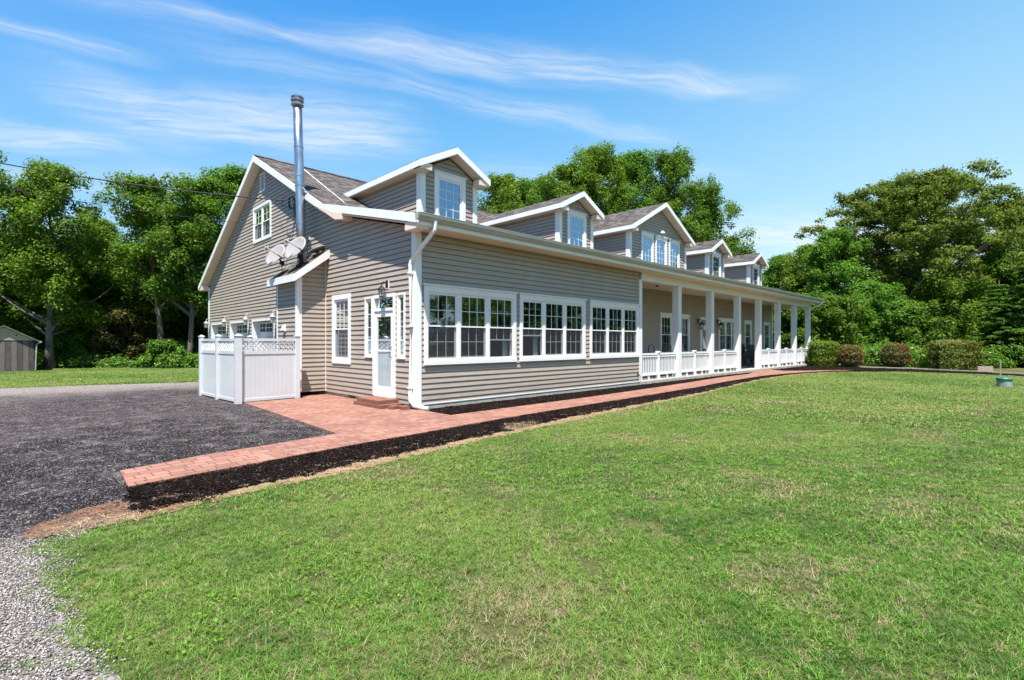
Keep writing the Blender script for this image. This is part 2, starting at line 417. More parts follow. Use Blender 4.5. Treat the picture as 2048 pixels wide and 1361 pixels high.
def leafmat(name, lo, hi, odd, trans=0.35):
    def b(h):
        geo = h.n('ShaderNodeNewGeometry'); p = geo.outputs['Position']; r = geo.outputs['Random Per Island']
        oi = h.n('ShaderNodeObjectInfo').outputs['Random']
        c = h.ramp(r, [(0.0, lo), (0.9, hi), (1.0, odd)])
        n = h.noise(p, 0.55, 3)
        c = h.mix(h.math('MULTIPLY', h.smooth(n, 0.4, 0.7), 0.5), c, c4(tuple(x * 1.25 for x in hi)))
        c = h.mix(1.0, c, h.ramp(oi, [(0, (0.82, 0.90, 0.85)), (1, (1.18, 1.08, 1.05))]), 'MULTIPLY')
        b = h.n('ShaderNodeBsdfPrincipled'); h.lk(c, b.inputs['Base Color']); b.inputs['Roughness'].default_value = 0.55
        b.inputs['Specular IOR Level'].default_value = 0.22
        t = h.n('ShaderNodeBsdfTranslucent'); h.lk(h.mix(1.0, c, (1.15, 1.25, 0.6, 1), 'MULTIPLY'), t.inputs[0])
        mx = h.n('ShaderNodeMixShader'); mx.inputs[0].default_value = trans
        h.lk(b.outputs[0], mx.inputs[1]); h.lk(t.outputs[0], mx.inputs[2])
        return mx.outputs[0]
    return mat(name, b)
M['leaf'] = leafmat('maple_leaves', (0.048, 0.112, 0.012), (0.145, 0.245, 0.026), (0.22, 0.29, 0.05), 0.42)
M['leaf2'] = leafmat('bright_leaves', (0.045, 0.122, 0.013), (0.130, 0.270, 0.032), (0.20, 0.33, 0.06), 0.42)
M['oakleaf'] = leafmat('oak_leaves', (0.066, 0.102, 0.014), (0.178, 0.222, 0.034), (0.25, 0.27, 0.06), 0.42)
M['needle'] = leafmat('hemlock_needles', (0.045, 0.115, 0.020), (0.145, 0.270, 0.050), (0.20, 0.31, 0.07), 0.3)
M['ruddy'] = leafmat('reddish_shade_leaves', (0.035, 0.045, 0.010), (0.10, 0.105, 0.022), (0.15, 0.07, 0.03))
M['darkleaf'] = leafmat('shade_leaves', (0.055, 0.110, 0.014), (0.155, 0.240, 0.030), (0.20, 0.18, 0.05), 0.4)
M['hedge'] = leafmat('hedge_leaves', (0.055, 0.095, 0.010), (0.190, 0.270, 0.028), (0.24, 0.26, 0.05), 0.3)
M['hedge2'] = leafmat('bronze_hedge_leaves', (0.060, 0.085, 0.014), (0.210, 0.235, 0.042), (0.36, 0.20, 0.07), 0.3)
M['rose'] = leafmat('rose_bush_leaves', (0.060, 0.080, 0.020), (0.19, 0.19, 0.05), (0.36, 0.13, 0.07), 0.3)
M['bloom'] = leafmat('red_blooms', (0.30, 0.020, 0.020), (0.55, 0.06, 0.045), (0.62, 0.16, 0.10), 0.2)
M['weed'] = leafmat('lawn_weed_leaves', (0.09, 0.19, 0.015), (0.17, 0.30, 0.03), (0.24, 0.36, 0.06), 0.3)
def b_bark(h):
    p = wpos(h); n = h.noise(h.mapping(p, (1, 1, 0.18)), 16, 5, 0.7)
    c = h.ramp(n, [(0.3, (0.055, 0.045, 0.038)), (0.7, (0.24, 0.205, 0.175))])
    return pbsdf(h, c, 0.95, 0.1, 0, n, 1.0, 0.04)
M['bark'] = mat('grey_bark', b_bark)
def b_plank(h):
    p = wpos(h)
    u = h.vmath('DOT_PRODUCT', p, tuple(RT)); z = h.sep(p)[2]
    cell = h.math('FLOOR', h.math('MULTIPLY', u, 6.5))
    wn_ = h.n('ShaderNodeTexWhiteNoise', noise_dimensions='1D'); h.lk(cell, wn_.inputs['W'])
    n = h.noise(h.comb(h.math('MULTIPLY', u, 30), cell, h.math('MULTIPLY', z, 2)), 1.0, 5, 0.7)
    c = h.ramp(h.math('MULTIPLY_ADD', n, 0.7, h.math('MULTIPLY', wn_.outputs['Value'], 0.3)), [(0.3, (0.08, 0.068, 0.062)), (0.7, (0.20, 0.175, 0.165))])
    seam = h.math('LESS_THAN', h.math('FRACT', h.math('MULTIPLY', u, 6.5)), 0.07)
    c = h.mix(seam, c, (0.03, 0.03, 0.03, 1))
    return pbsdf(h, c, 0.9, 0.1, 0, n, 0.4, 0.02)
M['plank'] = mat('weathered_planks', b_plank)
M['ply'] = plain('weathered_plywood', (0.42, 0.36, 0.27), 0.85, 0.15, 0, 0.22, 3.0)
M['metalroof'] = plain('green_grey_metal_roof', (0.20, 0.24, 0.22), 0.5, 0.4, 0.3, 0.2, 3.0)

# ------------------------------------------------------------------ geometry helpers
class MB:
    def __init__(s): s.v = []; s.f = []; s.m = []
    def face(s, pts, m=0):
        b = len(s.v); s.v += [tuple(p) for p in pts]; s.f.append(list(range(b, b + len(pts)))); s.m.append(m)
    def solid(s, lo, hi, m=0):
        """closed solid between two polygons with the same number of corners"""
        b = len(s.v); n = len(lo); s.v += [tuple(p) for p in lo] + [tuple(p) for p in hi]
        s.f.append([b + i for i in reversed(range(n))]); s.f.append([b + n + i for i in range(n)])
        for i in range(n): j = (i + 1) % n; s.f.append([b + i, b + j, b + n + j, b + n + i])
        s.m += [m] * (n + 2)
    def box(s, x0, x1, y0, y1, z0, z1, m=0):
        s.solid([(x0, y0, z0), (x1, y0, z0), (x1, y1, z0), (x0, y1, z0)], [(x0, y0, z1), (x1, y0, z1), (x1, y1, z1), (x0, y1, z1)], m)
    def tube(s, pts, rad, n=8, m=0, caps=True):
        pts = [Vector(p) for p in pts]; rad = rad if isinstance(rad, (list, tuple)) else [rad] * len(pts)
        b = len(s.v); up = Vector((0, 0, 1))
        for i, p in enumerate(pts):
            d = (pts[min(i + 1, len(pts) - 1)] - pts[max(i - 1, 0)]).normalized()
            a = d.cross(up)
            if a.length < 1e-3: a = d.cross(Vector((0, 1, 0)))
            a.normalize(); c = d.cross(a)
            for k in range(n):
                t = 2 * math.pi * k / n
                s.v.append(tuple(p + (a * math.cos(t) + c * math.sin(t)) * rad[i]))
        for i in range(len(pts) - 1):
            for k in range(n):
                k2 = (k + 1) % n
                s.f.append([b + i * n + k, b + i * n + k2, b + (i + 1) * n + k2, b + (i + 1) * n + k]); s.m.append(m)
        if caps:
            s.f.append([b + k for k in reversed(range(n))]); s.f.append([b + (len(pts) - 1) * n + k for k in range(n)]); s.m += [m, m]
    def lathe(s, c, prof, n=16, m=0):
        b = len(s.v)
        for r, z in prof:
            for k in range(n):
                t = 2 * math.pi * k / n; s.v.append((c[0] + r * math.cos(t), c[1] + r * math.sin(t), c[2] + z))
        for i in range(len(prof) - 1):
            for k in range(n):
                k2 = (k + 1) % n
                s.f.append([b + i * n + k, b + i * n + k2, b + (i + 1) * n + k2, b + (i + 1) * n + k]); s.m.append(m)
        s.f.append([b + k for k in reversed(range(n))]); s.f.append([b + (len(prof) - 1) * n + k for k in range(n)]); s.m += [m, m]
    def build(s, name, mats, parent=None, smooth=False, bevel=0.0):
        me = bpy.data.meshes.new(name); me.from_pydata(s.v, [], s.f)
        for m in (mats if isinstance(mats, (list, tuple)) else [mats]): me.materials.append(m)
        me.polygons.foreach_set('material_index', s.m)
        if smooth: me.polygons.foreach_set('use_smooth', [True] * len(s.f))
        me.update()
        o = bpy.data.objects.new(name, me); COL.objects.link(o)
        if parent: o.parent = parent; o.matrix_parent_inverse = Matrix.Identity(4); o.location = -Vector(parent.get('_o', (0, 0, 0)))
        if bevel:
            md = o.modifiers.new('bevel', 'BEVEL'); md.width = bevel; md.segments = 2; md.limit_method = 'ANGLE'
        return o

def tag(o, label=None, cat=None, group=None, kind=None):
    if label: o['label'] = label
    if cat: o['category'] = cat
    if group: o['group'] = group
    if kind: o['kind'] = kind
    return o

def thing(name, label, cat, loc=(0, 0, 0), rz=0.0, group=None):
    o = bpy.data.objects.new(name, None); COL.objects.link(o)
    o.location = loc; o.rotation_euler = (0, 0, rz); o.empty_display_size = 0.3
    return tag(o, label, cat, group)

def npmesh(name, V, F, mats, mi=None, parent=None):
    """mesh from a vertex array and an array of equal-sided faces"""
    V = np.asarray(V, np.float32); F = np.asarray(F, np.int32)
    me = bpy.data.meshes.new(name); k = F.shape[1]
    me.vertices.add(len(V)); me.vertices.foreach_set('co', V.ravel())
    me.loops.add(F.size); me.loops.foreach_set('vertex_index', F.ravel())
    me.polygons.add(len(F)); me.polygons.foreach_set('loop_start', np.arange(0, F.size, k, dtype=np.int32))
    for m in (mats if isinstance(mats, (list, tuple)) else [mats]): me.materials.append(m)
    if mi is not None: me.polygons.foreach_set('material_index', np.asarray(mi, np.int32))
    me.update(calc_edges=True); me.validate()
    o = bpy.data.objects.new(name, me)
    if parent is not False: COL.objects.link(o)
    if parent: o.parent = parent
    return o

GR = 0.013                                                      # shadow gap under each lap
CO = 0.127                                                     # siding exposure
def siding(mb, T, z0, z1, lo, hi, holes=(), zbase=0.10, lip=0.024):
    """lap siding: one slanted strip per course, cut round openings; T maps (u, w, z), w pointing outwards"""
    k = 0
    while True:
        zb = zbase + k * CO; zt = zb + CO; k += 1
        if zb >= z1: break
        if zt <= z0: continue
        zg = zt - GR
        cuts = sorted({max(zb, z0), min(zt, z1), *([zg] if z0 < zg < z1 else []), *[h for q in holes for h in (q[2], q[3]) if max(zb, z0) < h < min(zt, z1)]})
        for a, b in zip(cuts, cuts[1:]):
            if b - a < 1e-4: continue
            mid = (a + b) / 2
            iv = [(lo(a), hi(a), lo(b), hi(b))]
            hs_ = sorted([q for q in holes if q[2] < mid < q[3]])
            segs = []; cur0, cur1 = lo(a), lo(b)
            for q in hs_:
                segs.append((cur0, q[0], cur1, q[0])); cur0 = cur1 = q[1]
            segs.append((cur0, hi(a), cur1, hi(b)))
            wa = lip - (lip - 0.003) * (a - zb) / CO; wb = lip - (lip - 0.003) * (b - zb) / CO
            if a >= zg - 1e-6: wa = wb = -0.022
            for (u0, u1, v0, v1) in segs:
                if u1 - u0 < 0.005 and v1 - v0 < 0.005: continue
                mb.face([T(u0, wa, a), T(u1, wa, a), T(v1, wb, b), T(v0, wb, b)])
                if abs(a - zb) < 1e-6: mb.face([T(u0, -0.022, a), T(u1, -0.022, a), T(u1, wa, a), T(u0, wa, a)])
                if abs(b - zg) < 1e-6: mb.face([T(v0, wb, b), T(v1, wb, b), T(v1, -0.022, b), T(v0, -0.022, b)])

def TF(y=0.0): return lambda u, w, z: (u, y - w, z)            # wall facing -Y
def TS(x=0.0): return lambda u, w, z: (x - w, u, z)            # wall facing -X
def TR(x=0.0): return lambda u, w, z: (x + w, u, z)            # wall facing +X

def tbox(mb, T, u0, u1, w0, w1, z0, z1, m=0):
    mb.solid([T(u0, w0, z0), T(u1, w0, z0), T(u1, w1, z0), T(u0, w1, z0)], [T(u0, w0, z1), T(u1, w0, z1), T(u1, w1, z1), T(u0, w1, z1)], m)

# ------------------------------------------------------------------ ground
def sheet(name, poly, z, m, kind='structure', thick=0.0):
    mb = MB()
    if thick: mb.solid([(x, y, z - thick) for x, y in poly], [(x, y, z) for x, y in poly])
    else: mb.face([(x, y, z) for x, y in poly])
    o = mb.build(name, m); tag(o, kind=kind)
    return o

def wob(pts, step=0.12, amp=0.03, seed=1):
    """resample a polyline and wobble it so that soft edges are not ruler-straight"""
    rr = random.Random(seed); out = []
    for a, b in zip(pts, pts[1:]):
        n = max(1, int(math.dist(a, b) / step))
        for i in range(n):
            t = i / n; out.append((a[0] + (b[0] - a[0]) * t + rr.uniform(-amp, amp), a[1] + (b[1] - a[1]) * t + rr.uniform(-amp, amp)))
    out.append(pts[-1]); return out

mb = MB(); mb.face([(-300, -300, 0), (400, -300, 0), (400, 400, 0), (-300, 400, 0)])
tag(mb.build('lawn_ground', M['lawn']), kind='structure')

# edges measured in the photograph, metres from the near house corner
LAWN = [(-6.05, -9.0), (-6.09, -6.63), (-6.10, -6.39), (-6.13, -6.08), (-6.17, -5.97), (-6.21, -5.67), (-6.20, -5.44), (-6.26, -4.81), (-6.32, -4.31), (-6.29, -4.10),
        (-5.91, -4.14), (-5.54, -4.13), (-4.97, -4.04), (-4.45, -3.95), (-3.59, -3.93), (-1.46, -3.62), (1.75, -3.36), (7.87, -2.98), (12.0, -2.5), (17.0, -2.15), (20.5, -2.4), (23.25, -3.0), (26.0, -5.6), (26.3, -8.0), (25.2, -10.0), (22.0, -13.5), (15.0, -19.0)]
MULCH_OUT = [(-5.65, -3.89), (-5.0, -3.84), (-4.45, -3.75), (-3.41, -3.61), (-1.29, -3.38), (2.20, -3.03), (8.43, -2.72), (12.0, -2.28), (17.0, -1.92), (20.5, -2.15), (23.3, -2.82), (26.2, -5.5)]
PATH_LO = [(-5.57, -2.97), (-2.92, -2.64), (1.04, -2.30), (5.9, -2.13), (10.06, -1.96), (12.36, -1.72), (17.13, -1.50), (19.2, -1.60), (21.30, -1.92), (24.13, -2.62), (25.6, -3.5)]
PATH_UP = [(-5.54, -2.10), (-4.67, -1.87), (-2.62, -1.62), (0.0, -1.28), (4.57, -1.25), (9.0, -1.05), (12.75, -0.78), (15.11, -0.62), (18.2, -0.60), (20.2, -0.12), (20.9, -0.12), (22.9, -0.12), (22.2, -0.97), (23.2, -1.55), (24.71, -2.45), (25.9, -3.3)]

drive = [(-6.05, -9.0), (-6.05, -14), (-45, -14), (-45, 16.0), (-25, 15.0), (-12, 14.6)] + wob([(-9, 14.4), (-6.84, 14.17), (-4.30, 13.7), (-1.8, 12.7), (0.0, 12.4)], 0.25, 0.15, 3) + [(0.2, 12.4), (0.2, -1.2), (-0.6, -2.2), (-2.6, -2.3), (-5.2, -2.75), (-5.2, -3.86)] + wob(LAWN[:12], 0.08, 0.035, 5)[::-1]
sheet('driveway', drive, 0.004, M['drive'])
mo = wob(MULCH_OUT, 0.1, 0.03, 8)
lw = wob(LAWN[9:24], 0.1, 0.05, 9)
sheet('dead_grass_strip', lw + [(26.2, -5.4)] + mo[::-1] + [(-6.0, -3.85), (-6.35, -4.1)], 0.008, M['straw'])
sheet('bare_soil', wob([(-6.34, -4.12), (-6.36, -3.86), (-6.20, -3.66), (-6.04, -3.50), (-5.88, -3.42), (-5.72, -3.38)], 0.05, 0.03, 12) + [(-5.60, -3.60), (-5.3, -3.88), (-4.9, -3.99), (-5.54, -4.16), (-5.91, -4.17)], 0.010, M['rustsoil'])
sheet('mulch_bed', mo + [(25.6, -3.4)] + PATH_LO[::-1], 0.012, M['mulch'])
sheet('mulch_bed', [(0.0, 0.0), (0.0, -0.05), (-0.02, -1.3)] + PATH_UP[4:10] + [(20.2, -0.15), (20.2, 0.0)], 0.014, M['mulch'])
sheet('mulch_bed', [(22.9, 0.0), (22.9, -0.15), (22.2, -1.0), (23.2, -1.6), (24.71, -2.5), (25.9, -3.35), (26.3, -5.6), (26.7, -8.2), (25.6, -10.2), (22.4, -13.7), (23.2, -14.6), (27.2, -10.6), (28.1, -8.4), (29.4, -4.9), (29.2, -1.8), (30.2, -0.6), (30.9, 0.0)], 0.013, M['mulch'])
path = PATH_LO + [(25.9, -3.3)] + PATH_UP[:-1][::-1]
# paved walk with the patio at the side door
sheet('brick_path', path, 0.035, M['paver'], thick=0.05)
sheet('brick_patio', [(-2.62, -1.615), (0.0, -1.275), (0.0, 4.6), (-0.82, 4.6), (-0.82, 4.1), (-2.38, 4.08)], 0.0352, M['paver'], thick=0.05)
mbk = MB()
cb = [(30.9, -0.2), (30.0, -2.2), (29.7, -4.9), (28.4, -8.4), (27.4, -10.8), (23.4, -14.9)]
for a, b in zip(cb, cb[1:]):
    a = Vector((*a, 0)); b = Vector((*b, 0)); n = (b - a).normalized().cross(Vector((0, 0, 1))) * 0.05
    mbk.solid([a + n, b + n, b - n, a - n], [p + Vector((0, 0, 0.07)) for p in (a + n, b + n, b - n, a - n)])
tag(mbk.build('kerb', M['concrete']), kind='structure')

# ------------------------------------------------------------------ house
house = thing('house', 'long grey brown house with lap siding, white trim, five dormers and a columned porch', 'house', (0, 0, 0))
TOPY = [(-0.52, 4.32), (4.20, 5.45), (10.0, 8.34), (17.80, 4.20)]
def rooftop(y):
    for (a, za), (b, zb) in zip(TOPY, TOPY[1:]):
        if y <= b: return za + (zb - za) * (y - a) / (b - a)
    return TOPY[-1][1]
WT = 0.28
def inv(z, side):
    z = z + WT
    if side == 'lo':
        if z <= TOPY[0][1] + 0.125: return 0.0
        for (a, za), (b, zb) in zip(TOPY[:2], TOPY[1:3]):
            if za <= z <= zb: return max(0.0, a + (b - a) * (z - za) / (zb - za))
        return 10.0
    (a, za), (b, zb) = TOPY[2], TOPY[3]
    if z <= 4.49: return 17.25
    return min(17.25, a + (b - a) * (z - za) / (zb - za))

G_WIN = [(0.30, 3.08), (3.37, 6.21), (6.56, 9.32)]            # openings of the three big front windows
front_holes = [(a, b, 1.12, 2.72) for a, b in G_WIN]
mb = MB(); siding(mb, TF(), 0.12, 4.08, lambda z: 0.13, lambda z: 9.45, front_holes)
for x, c in [(1.55, 27), (3.1, 28), (4.75, 27), (6.1, 25), (2.4, 24), (7.0, 22), (5.3, 23), (8.15, 26), (8.7, 23), (3.4, 3), (6.9, 5), (7.9, 29)]:
    z = 0.10 + c * CO; mb.face([(x, -0.0245, z), (x + 0.004, -0.0245, z), (x + 0.004, -0.0065, z + CO - GR), (x, -0.0065, z + CO - GR)], 1)      # panel joints
mb.build('wall', [M['siding'], M['brown']], house)
side_holes = [(0.42, 0.73, 1.18, 2.67), (0.90, 1.80, 0.22, 2.67), (1.92, 2.27, 1.18, 2.67), (3.18, 4.08, 1.08, 2.76),
              (9.12, 10.85, 5.36, 6.56), (8.80, 11.05, 0.0, 2.33), (11.60, 13.87, 0.0, 2.33), (14.45, 16.75, 0.0, 2.33), (4.64, 6.20, 0.0, 3.5)]
mb = MB(); siding(mb, TS(), 0.12, 8.06, lambda z: max(0.13, inv(z, 'lo')), lambda z: min(17.13, inv(z, 'hi')), side_holes)
mb.build('wall', M['siding'], house)
porch_open = {'w1': (15.02, 15.98), 'w2': (16.85, 17.80), 'door': (19.15, 20.35), 'tri': (21.55, 24.1), 'w3': (25.27, 26.2), 'w4': (28.58, 29.52)}
ph = [(15.02, 15.98, 1.02, 2.78), (16.85, 17.80, 1.02, 2.78), (19.18, 20.32, 0.16, 2.76), (21.55, 24.10, 1.08, 2.76), (25.27, 26.20, 1.02, 2.72), (28.58, 29.52, 1.02, 2.72)]
mb = MB(); siding(mb, TF(2.2), 0.15, 3.98, lambda z: 9.45, lambda z: 30.0, ph)
mb.build('wall', M['siding'], house)
mb = MB(); siding(mb, TR(30.1), 0.12, 8.06, lambda z: max(2.2, inv(z, 'lo')), lambda z: inv(z, 'hi')); mb.build('wall', M['siding'], house); mb = MB()
siding(mb, TR(9.57), 0.15, 3.98, lambda z: 0.27, lambda z: 2.2)
mb.build('wall', M['siding'], house)
mb = MB(); mb.box(0.3, 29.8, 17.12, 17.25, 0.1, 4.2); mb.build('wall', M['siding'], house)
# inner sheathing keeps daylight out of the attic and rooms
mb = MB()
mb.box(9.40, 9.5, 0.12, 2.2, 0.1, 4.0); mb.box(29.95, 30.05, 2.35, 17.1, 0.1, 4.1); mb.box(0.3, 29.9, 2.4, 17.0, 4.12, 4.18); mb.box(0.2, 9.4, 0.15, 2.35, 4.02, 4.10)
mb.build('inner_framing', M['room'], house)
# foundation and base flashing
mb = MB(); mb.box(0.02, 9.55, -0.02, 0.25, -0.1, 0.115); mb.box(0.02, 0.25, 0.25, 17.2, -0.1, 0.115); mb.box(9.55, 30.6, -0.08, 0.2, -0.1, 0.13)
mb.box(0.05, 30.1, 16.9, 17.2, -0.1, 0.115)
mb.build('foundation', M['concrete'], house)
mb = MB(); mb.box(0.14, 9.45, -0.032, 0.0, 0.118, 0.142)
mb.build('base_flashing', M['white'], house)
mb = MB(); mb.box(0.004, 0.02, 2.9, 3.25, 0.0, 0.10); mb.build('crawl_vent', M['black'], house)

# corner boards
def board(boxes, name='corner_trim', m='white', parent=house):
    q = MB()
    for b in boxes: q.box(*b)
    return q.build(name, M[m], parent, bevel=0.004)
board([(-0.035, 0.13, -0.035, -0.001, 0.06, 4.05), (-0.035, -0.001, -0.001, 0.14, 0.06, 4.05)])
board([(9.45, 9.64, -0.03, 0.27, 0.13, 3.80)])
board([(-0.03, 0.0, 17.11, 17.28, 0.0, 4.1), (-0.03, 0.12, 17.28, 17.31, 0.0, 4.1)])
board([(29.98, 30.14, 2.16, 2.2, 0.15, 3.95), (30.10, 30.14, 2.2, 2.35, 0.15, 3.95)])
board([(-0.03, 0.0, 4.605, 4.645, 0.12, 4.2)], m='soffit')

# roof
XR0, XR1 = -0.30, 31.0
mb = MB()
tops = TOPY
for (a, za), (b, zb) in zip(tops, tops[1:]):
    lo = [(XR0, a, za - 0.05), (XR0, b, zb - 0.05), (XR0, b, zb), (XR0, a, za)]
    hi = [(XR1, y, z) for _, y, z in lo]
    mb.solid(lo, hi)
mb.tube([(XR0 + 0.01, 10.0, 8.345), (XR1 - 0.01, 10.0, 8.345)], 0.05, 6)
mb.build('roof', M['shingle_x'], house)
# fascia boards along both rakes, soffit panels and eave boxes
mb = MB()
def rake(mb, x0, x1, ya, yb, d0=0.045, d1=0.235):
    za, zb = rooftop(ya), rooftop(yb)
    lo = [(x0, ya, za - d1), (x0, yb, zb - d1), (x0, yb, zb - d0), (x0, ya, za - d0)]
    mb.solid(lo, [(x1, y, z) for _, y, z in lo])
for (x0, x1) in ((XR0 - 0.03, XR0 - 0.001), (XR1 + 0.001, XR1 + 0.03)):
    rake(mb, x0, x1, -0.52, 4.20, 0.0, 0.20); rake(mb, x0, x1, 4.20, 10.0, 0.0, 0.215); rake(mb, x0, x1, 10.0, 17.8, 0.0, 0.215)
mb.box(XR0, XR1, -0.54, -0.521, 4.08, 4.30); mb.box(XR0, XR1, 17.801, 17.83, 3.98, 4.19)
mb.build('fascia', M['white'], house)
mb = MB()
for (x0, x1) in ((XR0, 0.0), (30.1, XR1)):
    for ya, yb in ((-0.51, 4.2), (4.2, 10.0), (10.0, 17.78)): rake(mb, x0, x1, ya, yb, 0.215, 0.24)
mb.box(XR0, XR1, -0.52, 0.0, 4.065, 4.085)
mb.box(9.6, 30.5, 0.27, 2.2, 3.96, 3.98)
mb.build('soffit', M['soffit'], house)
mb = MB()
mb.box(XR0 - 0.004, -0.002, -0.51, -0.02, 4.02, 4.20); mb.build('eave_box', M['soffit'], house); mb = MB()
mb.box(XR0 - 0.004, -0.02, 17.26, 17.79, 3.98, 4.22); mb.build('eave_box', M['soffit'], house); mb = MB()
lo = [(XR0 - 0.036, 3.35, 4.92), (XR0 - 0.036, 4.2, 5.26), (XR0 - 0.036, 4.6, 5.44), (XR0 - 0.036, 4.2, 5.30), (XR0 - 0.036, 3.35, 5.03)]
mb.solid([(XR0 - 0.036, 3.38, 4.86), (XR0 - 0.036, 4.6, 5.46), (XR0 - 0.036, 4.0, 5.27), (XR0 - 0.036, 3.38, 5.05)], [(-0.05, 3.38, 4.86), (-0.05, 4.6, 5.46), (-0.05, 4.0, 5.27), (-0.05, 3.38, 5.05)])
mb.solid([(XR0 - 0.036, 2.98, 4.80), (XR0 - 0.036, 3.38, 4.86), (XR0 - 0.036, 3.38, 5.06), (XR0 - 0.036, 2.98, 4.97)], [(-0.02, 2.98, 4.80), (-0.02, 3.38, 4.86), (-0.02, 3.38, 5.06), (-0.02, 2.98, 4.97)])
mb.build('eave_box', M['soffit'], house)

# gutter: K profile along the front eave
mb = MB()
prof = [(-0.545, 4.17), (-0.60, 4.175), (-0.625, 4.22), (-0.655, 4.26), (-0.665, 4.315), (-0.645, 4.32), (-0.635, 4.27), (-0.61, 4.235), (-0.59, 4.19), (-0.545, 4.185)]
mb.solid([(-0.38, y, z) for y, z in prof], [(31.1, y, z) for y, z in prof])
mb.box(-0.385, -0.378, -0.66, -0.545, 4.175, 4.31)
mb.build('gutter', M['gutter'], house)
mb = MB(); mb.box(-0.33, 31.0, -0.60, -0.50, 4.326, 4.334); mb.box(-0.33, 31.05, -0.668, -0.648, 4.3202, 4.3252); mb.build('drip_edge', M['white'], house)
def pipe(pts, r=0.042, name='downspout', m='white'):
    q = MB(); q.tube(pts, r, 10); return q.build(name, M[m], house, smooth=False)
dsp = pipe([(0.10, -0.60, 4.20), (0.10, -0.58, 4.02), (0.04, -0.45, 3.86), (-0.07, 0.06, 3.42), (-0.085, 0.10, 3.30), (-0.085, 0.10, 0.34), (-0.085, 0.09, 0.22), (-0.06, -0.03, 0.12), (0.05, -0.27, 0.075), (0.09, -0.36, 0.07)], 0.048)
for z in (3.1, 1.9, 0.5): q = MB(); q.box(-0.138, -0.03, 0.045, 0.155, z, z + 0.03); q.build('strap', M['white'], dsp)
pipe([(30.95, -0.60, 4.2), (30.93, -0.56, 4.02), (30.62, 0.02, 3.72), (30.56, 0.12, 3.62), (30.56, 0.12, 0.3)], 0.045)

